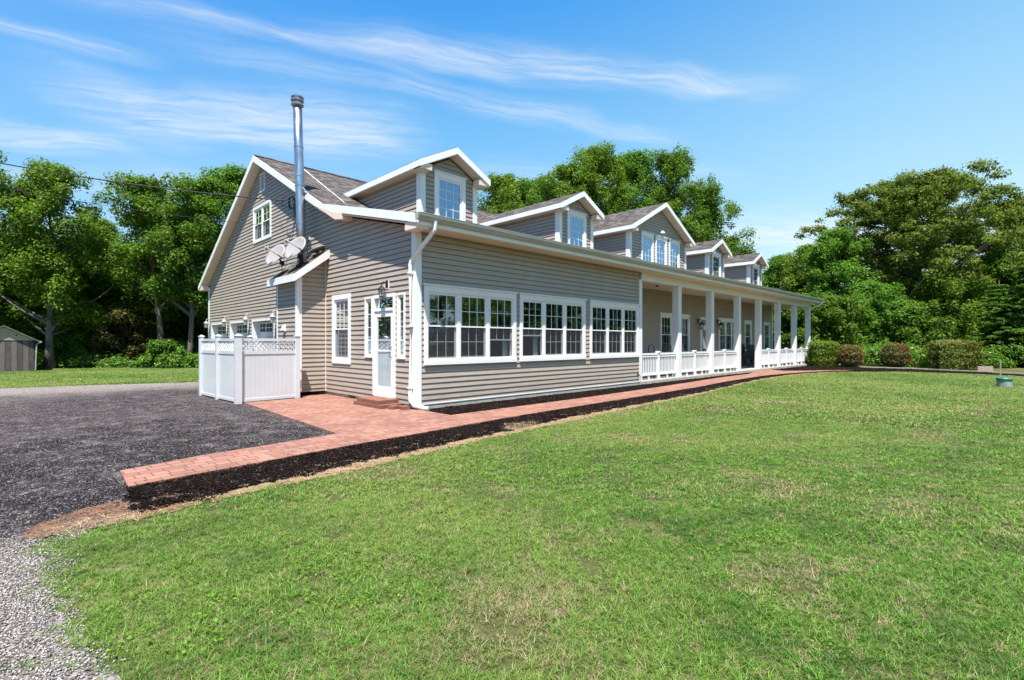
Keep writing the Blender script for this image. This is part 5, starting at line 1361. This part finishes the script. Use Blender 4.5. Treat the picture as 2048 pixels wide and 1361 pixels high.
# ------------------------------------------------------------------ plank shed at the left edge
shp = at(8, 25.6); sy = R(0.9)
shed = thing('plank_shed', 'weathered grey plank shed with low gable roof at the left edge', 'shed', (float(shp[0]), float(shp[1]), 0), sy)
def sp(n, q, m): a = q.build(n, M[m]); a.parent = shed
wv = 1.58; hz = 2.34
q = MB(); q.solid([(-1.13, 0, 0), (1.13, 0, 0), (1.13, 0, 1.70), (-1.13, 0, 1.70)], [(-1.13, 3.2, 0), (1.13, 3.2, 0), (1.13, 3.2, 1.70), (-1.13, 3.2, 1.70)]); sp('wall', q, 'plank')
q = MB(); q.solid([(-1.17, -0.02, 1.64), (1.17, -0.02, 1.64), (0, -0.02, hz)], [(-1.17, 3.22, 1.64), (1.17, 3.22, 1.64), (0, 3.22, hz)]); sp('gable', q, 'ply')
for s in (-1, 1):
    q = MB(); q.solid([(0, -0.18, hz + 0.02), (s * 1.33, -0.18, 1.55), (s * 1.33, -0.18, 1.59), (0, -0.18, hz + 0.06)], [(0, 3.4, hz + 0.02), (s * 1.33, 3.4, 1.55), (s * 1.33, 3.4, 1.59), (0, 3.4, hz + 0.06)]); sp('roof', q, 'metalroof')
q = MB(); q.tube([(1.36, -0.2, 1.55), (1.36, 3.4, 1.55)], 0.05, 8); q.tube([(1.34, -0.16, 1.53), (1.21, -0.05, 1.42), (1.17, -0.04, 0.05)], 0.03, 6); sp('gutter', q, 'gutter')
q = MB(); q.box(0.42, 0.48, -0.03, -0.02, 1.86, 1.94); sp('vent_hole', q, 'black')

# white open shelter roof seen beyond the end of the porch
gz = at(1556, 39.0)
sh = thing('garden_shelter', 'small white shelter with a low grey roof beyond the far end of the porch', 'shelter', (float(gz[0]), float(gz[1]), 0), R(YAW - 90))
q = MB(); q.solid([(-1.3, -1.0, 1.13), (1.0, -1.0, 1.08), (1.0, 1.0, 1.08), (-1.3, 1.0, 1.13)], [(-0.9, -0.3, 1.62), (-0.2, -0.3, 1.60), (-0.2, 0.3, 1.60), (-0.9, 0.3, 1.62)]); a = q.build('roof', M['canopy']); a.parent = sh
for x in (-1.15, 0.85):
    for y in (-0.85, 0.85): q = MB(); q.box(x - 0.05, x + 0.05, y - 0.05, y + 0.05, 0, 1.1); a = q.build('post', M['white']); a.parent = sh
q = MB(); q.box(-1.25, 0.95, -0.95, 0.95, 0.98, 1.08); a = q.build('fascia', M['white']); a.parent = sh

# ------------------------------------------------------------------ green tub and stake on the lawn
p = at(2009, 17.2)
tub = thing('septic_tub', 'faded green plastic tub with darker lid sunk in the lawn by the right edge', 'tub', (float(p[0]), float(p[1]), 0))
q = MB(); q.lathe((0, 0, -0.02), [(0.205, 0.0), (0.20, 0.27), (0.19, 0.27)], 28); a = q.build('body', M['tubgreen'], smooth=False); a.parent = tub
q = MB(); q.lathe((0, 0, 0.25), [(0.225, 0.0), (0.23, 0.05), (0.21, 0.075), (0.10, 0.085), (0.02, 0.085)], 28); a = q.build('lid', M['lidgreen']); a.parent = tub
p = at(2001, 19.5)
q = MB(); q.solid([(-0.022, -0.022, 0), (0.022, -0.022, 0), (0.022, 0.022, 0), (-0.022, 0.022, 0)], [(-0.052, -0.022, 0.86), (-0.012, -0.022, 0.86), (-0.012, 0.018, 0.86), (-0.052, 0.018, 0.86)])
o = q.build('wooden_stake', M['stake']); o.location = (float(p[0]), float(p[1]), 0); tag(o, 'thin wooden stake standing behind the green tub', 'stake')
p = at(1972, 26.0)
q = MB(); q.box(-0.45, 0.35, -0.03, 0.03, 0, 0.28); o = q.build('edging_board', M['stake'], bevel=0.005); o.location = (float(p[0]), float(p[1]), 0); o.rotation_euler = (0, 0, vyaw); tag(o, 'short brown edging board at the right end of the long hedge', 'board')

# ------------------------------------------------------------------ scattered ground cover (grass, chips, stones)
def inside(px, py, poly):
    px = np.asarray(px); py = np.asarray(py); r = np.zeros(len(px), bool); n = len(poly); j = n - 1
    for i in range(n):
        xi, yi = poly[i]; xj, yj = poly[j]
        c = ((yi > py) != (yj > py)) & (px < (xj - xi) * (py - yi) / (yj - yi + 1e-12) + xi)
        r ^= c; j = i
    return r

def proto_col(name, objs):
    c = bpy.data.collections.new(name)
    for o in objs: c.objects.link(o)
    return c

def scatter(name, pts, scl, protos, seed=0, kind='stuff'):
    rng = np.random.default_rng(seed); n = len(pts)
    me = bpy.data.meshes.new(name); me.vertices.add(n); me.vertices.foreach_set('co', np.asarray(pts, np.float32).ravel())
    for nm, ty, data in (('scl', 'FLOAT', np.asarray(scl, np.float32)), ('rot', 'FLOAT', (rng.random(n) * 6.283).astype(np.float32))):
        a = me.attributes.new(nm, ty, 'POINT'); a.data.foreach_set('value', data)
    a = me.attributes.new('pick', 'INT', 'POINT'); a.data.foreach_set('value', rng.integers(0, len(protos), n).astype(np.int32))
    o = bpy.data.objects.new(name, me); COL.objects.link(o); tag(o, kind=kind)
    t = bpy.data.node_groups.new(name, 'GeometryNodeTree')
    t.interface.new_socket('Geometry', in_out='INPUT', socket_type='NodeSocketGeometry'); t.interface.new_socket('Geometry', in_out='OUTPUT', socket_type='NodeSocketGeometry')
    N = t.nodes; gi = N.new('NodeGroupInput'); go = N.new('NodeGroupOutput')
    ci = N.new('GeometryNodeCollectionInfo'); ci.inputs['Collection'].default_value = proto_col(name + '_kinds', protos)
    ci.inputs['Separate Children'].default_value = True; ci.inputs['Reset Children'].default_value = True
    ip = N.new('GeometryNodeInstanceOnPoints'); ip.inputs['Pick Instance'].default_value = True
    def attr(nm, ty):
        x = N.new('GeometryNodeInputNamedAttribute'); x.data_type = ty; x.inputs['Name'].default_value = nm; return x.outputs['Attribute']
    t.links.new(gi.outputs[0], ip.inputs['Points']); t.links.new(ci.outputs[0], ip.inputs['Instance'])
    t.links.new(attr('pick', 'INT'), ip.inputs['Instance Index'])
    cx = N.new('ShaderNodeCombineXYZ'); t.links.new(attr('rot', 'FLOAT'), cx.inputs[2]); er = N.new('FunctionNodeEulerToRotation')
    t.links.new(cx.outputs[0], er.inputs[0]); t.links.new(er.outputs[0], ip.inputs['Rotation'])
    cs = N.new('ShaderNodeCombineXYZ'); s_ = attr('scl', 'FLOAT')
    for k in range(3): t.links.new(s_, cs.inputs[k])
    t.links.new(cs.outputs[0], ip.inputs['Scale']); t.links.new(ip.outputs[0], go.inputs[0])
    md = o.modifiers.new('scatter', 'NODES'); md.node_group = t
    return o

def blade_patch(seed, n, half, h, w, m, lean=0.5, curl=0.5):
    rng = np.random.default_rng(seed)
    nc = max(6, n // 6); ic = rng.integers(0, nc, n)          # blades spring from crowns, leaving gaps between
    cx_ = (rng.random(nc) - 0.5) * 2 * half; cy_ = (rng.random(nc) - 0.5) * 2 * half
    b = rng.random(n) * 6.283; sp = half * 0.10 * rng.random(n)
    x = cx_[ic] + np.cos(b) * sp; y = cy_[ic] + np.sin(b) * sp
    a = b + 1.57 + rng.normal(size=n) * 0.5; H = h * (0.45 + 0.75 * rng.random(n)) * (0.6 + 0.8 * rng.random(nc))[ic]; ww = w * (0.6 + 0.7 * rng.random(n))
    ln = lean * (0.35 + 0.65 * rng.random(n)) * H
    base = np.stack([x, y, np.zeros(n) - 0.004], 1); sd = np.stack([np.cos(a), np.sin(a), np.zeros(n)], 1) * ww[:, None] / 2
    dv = np.stack([np.cos(b), np.sin(b), np.zeros(n)], 1)
    mid = base + dv * (ln * 0.45)[:, None] + np.array([0, 0, 1]) * (H * 0.6)[:, None]
    tip = base + dv * (ln * (1 + curl))[:, None] + np.array([0, 0, 1]) * H[:, None]
    V = np.stack([base - sd, base + sd, mid + sd * 0.8, mid - sd * 0.8, tip + sd * 0.08, tip - sd * 0.08], 1).reshape(-1, 3)
    i = np.arange(n)[:, None] * 6
    F = np.concatenate([i + np.array([[0, 1, 2, 3]]), i + np.array([[3, 2, 4, 5]])])
    return npmesh('grass_tuft', V, F, m, parent=False)

def ring_points(poly, spacing, r0, r1, rng, excl=(), jitter=0.5, xr=None):
    P = np.array(poly); x0, y0 = P.min(0); x1, y1 = P.max(0)
    x0 = max(x0, CAM[0] - r1); x1 = min(x1, CAM[0] + r1); y0 = max(y0, CAM[1] - r1); y1 = min(y1, CAM[1] + r1)
    gx, gy = np.meshgrid(np.arange(x0, x1, spacing), np.arange(y0, y1, spacing)); gx = gx.ravel(); gy = gy.ravel()
    gx = gx + (rng.random(len(gx)) - 0.5) * spacing * 2 * jitter; gy = gy + (rng.random(len(gy)) - 0.5) * spacing * 2 * jitter
    dx, dy = gx - CAM[0], gy - CAM[1]; d = np.hypot(dx, dy); fz = dx * FW[0] + dy * FW[1]; rx = dx * RT[0] + dy * RT[1]
    k = (d >= r0) & (d < r1) & (fz > -1.5) & (np.abs(rx) < np.maximum(fz, 0) * 1.5 + 4.0) & inside(gx, gy, poly)
    for e in excl: k &= ~inside(gx, gy, e)
    return gx[k], gy[k]

rng = np.random.default_rng(99)
lawn_poly = lw[::1] + [(26.3, -8.0), (25.2, -10.0), (22.0, -13.5), (18.0, -28.0), (0, -28), (-5.9, -14)] + wob(LAWN[:10], 0.08, 0.05, 6)
tufts = [blade_patch(200 + k, 170, 0.075, 0.024, 0.0034, M['blade'], 1.3) for k in range(8)]
tufts2 = [blade_patch(220 + k, 170, 0.13, 0.025, 0.0056, M['blade'], 1.3) for k in range(6)]
tufts3 = [blade_patch(240 + k, 150, 0.26, 0.034, 0.0135, M['blade'], 1.2) for k in range(6)]
def vnoise(x, y, f, seed):
    a = np.random.default_rng(seed); out = np.zeros(len(x))
    for o in range(9):
        t = a.random() * 6.283; w = f * (0.7 + 1.3 * a.random()); out += np.sin((x * math.cos(t) + y * math.sin(t)) * w + a.random() * 6.283)
    return out / 3.0
def gpts(sp_, r0, r1, poly=lawn_poly, z=0.0, thin=0.5):
    x, y = ring_points(poly, sp_, r0, r1, rng)
    v = vnoise(x, y, 5.0, 4) + 0.6 * vnoise(x, y, 14.0, 5); k = (rng.random(len(x)) > thin * np.clip((v - 0.7) * 1.3, 0, 1)) & (vnoise(x, y, 42.0, 6) < 1.15)
    return np.stack([x[k], y[k], np.full(k.sum(), z)], 1)
p = gpts(0.072, 1.2, 5.2, thin=0.7); sc_ = np.clip(1.0 + 0.22 * vnoise(p[:, 0], p[:, 1], 16.0, 9), 0.6, 1.5); scatter('lawn_grass', p, sc_ * (0.8 + 0.4 * rng.random(len(p))), tufts, 1)
coarse = [blade_patch(280 + k, 26, 0.045, 0.046, 0.0042, M['blade'], 1.3) for k in range(4)]
p = gpts(0.12, 1.2, 9.0); k = rng.random(len(p)) < np.clip(0.12 + 0.25 * vnoise(p[:, 0], p[:, 1], 4.0, 33), 0.02, 0.5); p = p[k]; scatter('lawn_grass', p, 0.6 + 0.6 * rng.random(len(p)), coarse, 43)
def rosette(seed, n, half, L, m):
    rng = np.random.default_rng(seed); pos = np.stack([(rng.random(n) - 0.5) * 2 * half, (rng.random(n) - 0.5) * 2 * half, 0.012 + 0.026 * rng.random(n)], 1)
    s_ = L * (0.6 + 0.7 * rng.random(n)); return npmesh('weed_patch', leaf_quads(rng, pos, np.array([0, 0, 1.0]) + rng.normal(size=(n, 3)) * 0.35, s_, s_ * 0.75), quads_idx(n), m, parent=False)
weeds = [rosette(500 + k, 34, 0.08, 0.0075, M['weed']) for k in range(4)]
x, y = ring_points(lawn_poly, 0.11, 1.2, 9, rng); k = rng.random(len(x)) < np.clip(0.35 * (vnoise(x, y, 2.0, 21) + 0.5 * vnoise(x, y, 12.0, 22) - 0.5), 0, 0.22); x = x[k]; y = y[k]
scatter('clover', np.stack([x, y, np.zeros(len(x))], 1), 0.8 + 0.7 * rng.random(len(x)), weeds, 41)
p = gpts(0.125, 5.2, 11.5); scatter('lawn_grass', p, 0.75 + 0.5 * rng.random(len(p)), tufts2, 2)
p = gpts(0.26, 11.5, 36); scatter('lawn_grass', p, 0.75 + 0.5 * rng.random(len(p)), tufts3, 3)
# far lawn behind the drive
farl = [(-14, 14.7), (-6.84, 14.3), (-4.30, 13.9), (-1.8, 12.9), (-0.3, 12.8), (-0.3, 17.5), (3.5, 19), (3.5, 28), (-20, 30), (-20, 14.7)]
x, y = ring_points(farl, 0.24, 10, 46, rng); p = np.stack([x, y, np.zeros(len(x))], 1); scatter('lawn_grass', p, 0.8 + 0.6 * rng.random(len(p)), tufts3, 4)
# straggling tufts on the drive edge
x, y = ring_points([(-7.2, -7.2), (-5.9, -7.2), (-6.0, -4.2), (-6.9, -4.2)], 0.10, 0.5, 8, rng); k = rng.random(len(x)) < np.clip((x + 6.6) * 0.7, 0, 0.3); x = x[k]; y = y[k]
scatter('lawn_grass', np.stack([x, y, np.full(len(x), 0.004)], 1), 0.5 + 0.4 * rng.random(len(x)), tufts[:3], 5)
# dead grass along the bed edge
dry = [blade_patch(260 + k, 80, 0.085, 0.020, 0.0045, M['dryblade'], lean=2.2) for k in range(5)]
sp_poly = wob(LAWN[9:24], 0.3, 0.0, 9) + [(26.2, -5.4)] + [(a_, b_ - 0.10) for a_, b_ in MULCH_OUT[::-1]] + [(-6.0, -3.85), (-6.35, -4.1)]
x, y = ring_points(sp_poly, 0.075, 1, 30, rng); k = rng.random(len(x)) < 0.75; p = np.stack([x[k], y[k], np.full(k.sum(), 0.008)], 1)
scatter('dead_grass', p, 0.6 + 0.6 * rng.random(len(p)), dry, 6)
x, y = ring_points([(a_, b_) for a_, b_ in MULCH_OUT[:9]] + [(a_, b_ + 0.30) for a_, b_ in MULCH_OUT[:9][::-1]], 0.10, 1, 30, rng); k = rng.random(len(x)) < 0.22; x = x[k]; y = y[k]
scatter('dead_grass', np.stack([x, y, np.full(len(x), 0.02)], 1), 0.35 + 0.4 * rng.random(len(x)), dry, 9)
x, y = ring_points([(-0.4, -3.35), (0.6, -3.2), (0.5, -2.95), (0.0, -2.85)], 0.09, 1, 30, rng); p = np.stack([x, y, np.full(len(x), 0.02)], 1)
scatter('dead_grass', p, 0.6 + 0.6 * rng.random(len(p)), dry, 8)

def bit_patch(seed, n, half, l, w, h, m, stone=False):
    rng = np.random.default_rng(seed); V = []; F = []
    for i in range(n):
        c = np.array([(rng.random() - 0.5) * 2 * half, (rng.random() - 0.5) * 2 * half, h * (0.3 + 0.8 * rng.random())])
        L = l * (0.4 + 0.9 * rng.random()) / 2; W_ = w * (0.5 + 0.8 * rng.random()) / 2; H_ = h * (0.5 + 0.7 * rng.random()) / 2
        a = rng.random() * 6.283; tilt = rng.normal() * 0.3
        R1 = np.array([[math.cos(a), -math.sin(a), 0], [math.sin(a), math.cos(a), 0], [0, 0, 1]]) @ np.array([[math.cos(tilt), 0, -math.sin(tilt)], [0, 1, 0], [math.sin(tilt), 0, math.cos(tilt)]])
        if stone: base = np.array([[1, 0, -.2], [.2, 1, 0], [-1, .1, .1], [-.1, -1, -.1], [0, 0, 1], [0, 0, -1]]) + rng.normal(size=(6, 3)) * 0.15; fs = [[0, 1, 4], [1, 2, 4], [2, 3, 4], [3, 0, 4], [1, 0, 5], [2, 1, 5], [3, 2, 5], [0, 3, 5]]
        else: base = np.array([[1, .3, 0], [-.9, 1, .2], [-1, -.6, 0], [.8, -1, -.2], [.1, 0, 1.0], [0, .1, -1.0]]); fs = [[0, 1, 4], [1, 2, 4], [2, 3, 4], [3, 0, 4], [1, 0, 5], [2, 1, 5], [3, 2, 5], [0, 3, 5]]
        b = len(V) * 1; v = (base * np.array([L, W_, H_])) @ R1.T + c
        F += [[b + q_ for q_ in f] for f in fs]; V += list(v)
    return npmesh('ground_bits', np.array(V), np.array(F), m, parent=False)
chips = [bit_patch(300 + k, 110, 0.13, 0.050, 0.014, 0.012, M['chip']) for k in range(5)]
mpoly = MULCH_OUT + [(25.6, -3.4)] + PATH_LO[::-1]
b1 = [(0.12, -0.06), (0.02, -1.25)] + PATH_UP[4:10] + [(20.1, -0.2), (9.6, -0.1)]
for i, (pl, r1) in enumerate(((mpoly, 26), (b1, 26), ([(22.9, -0.1), (22.3, -1.0), (24.8, -2.5), (26.3, -5.6), (26.7, -8.2), (28.0, -8.4), (29.2, -4.9), (29.1, -1.8), (30.5, -0.1)], 40))):
    x, y = ring_points(pl, 0.17 if i < 2 else 0.3, 1, r1, rng, jitter=0.4); p = np.stack([x, y, np.full(len(x), 0.013)], 1)
    scatter('mulch_chips', p, 0.8 + 0.5 * rng.random(len(p)) + (0.6 if i == 2 else 0), chips, 20 + i)
stones = [bit_patch(320 + k, 120, 0.13, 0.017, 0.014, 0.009, M['stone'], True) for k in range(5)]
dp = [(-6.3, -9), (-6.25, -4.4), (-5.6, -3.9), (-5.6, -2.9), (-5.6, -2.15), (-2.7, -1.7), (-2.6, 4.0), (-2.8, 12), (-12, 12), (-12, -9)]
x, y = ring_points(dp, 0.19, 0.6, 13, rng, jitter=0.5); d_ = np.hypot(x - CAM[0], y - CAM[1]); k = rng.random(len(x)) < np.clip((12.5 - d_) / 6, 0, 1); x = x[k]; y = y[k]
p = np.stack([x, y, np.full(len(x), 0.003)], 1)
scatter('gravel', p, 0.7 + 0.6 * rng.random(len(p)), stones, 30)
x, y = ring_points([(-9, -9), (-6.2, -9), (-6.2, -4.4), (-6.5, -4.0), (-9, -4.0)], 0.12, 0.5, 7, rng, jitter=0.5); p = np.stack([x, y, np.full(len(x), 0.004)], 1)
scatter('gravel', p, 0.7 + 0.5 * rng.random(len(p)), stones, 31)
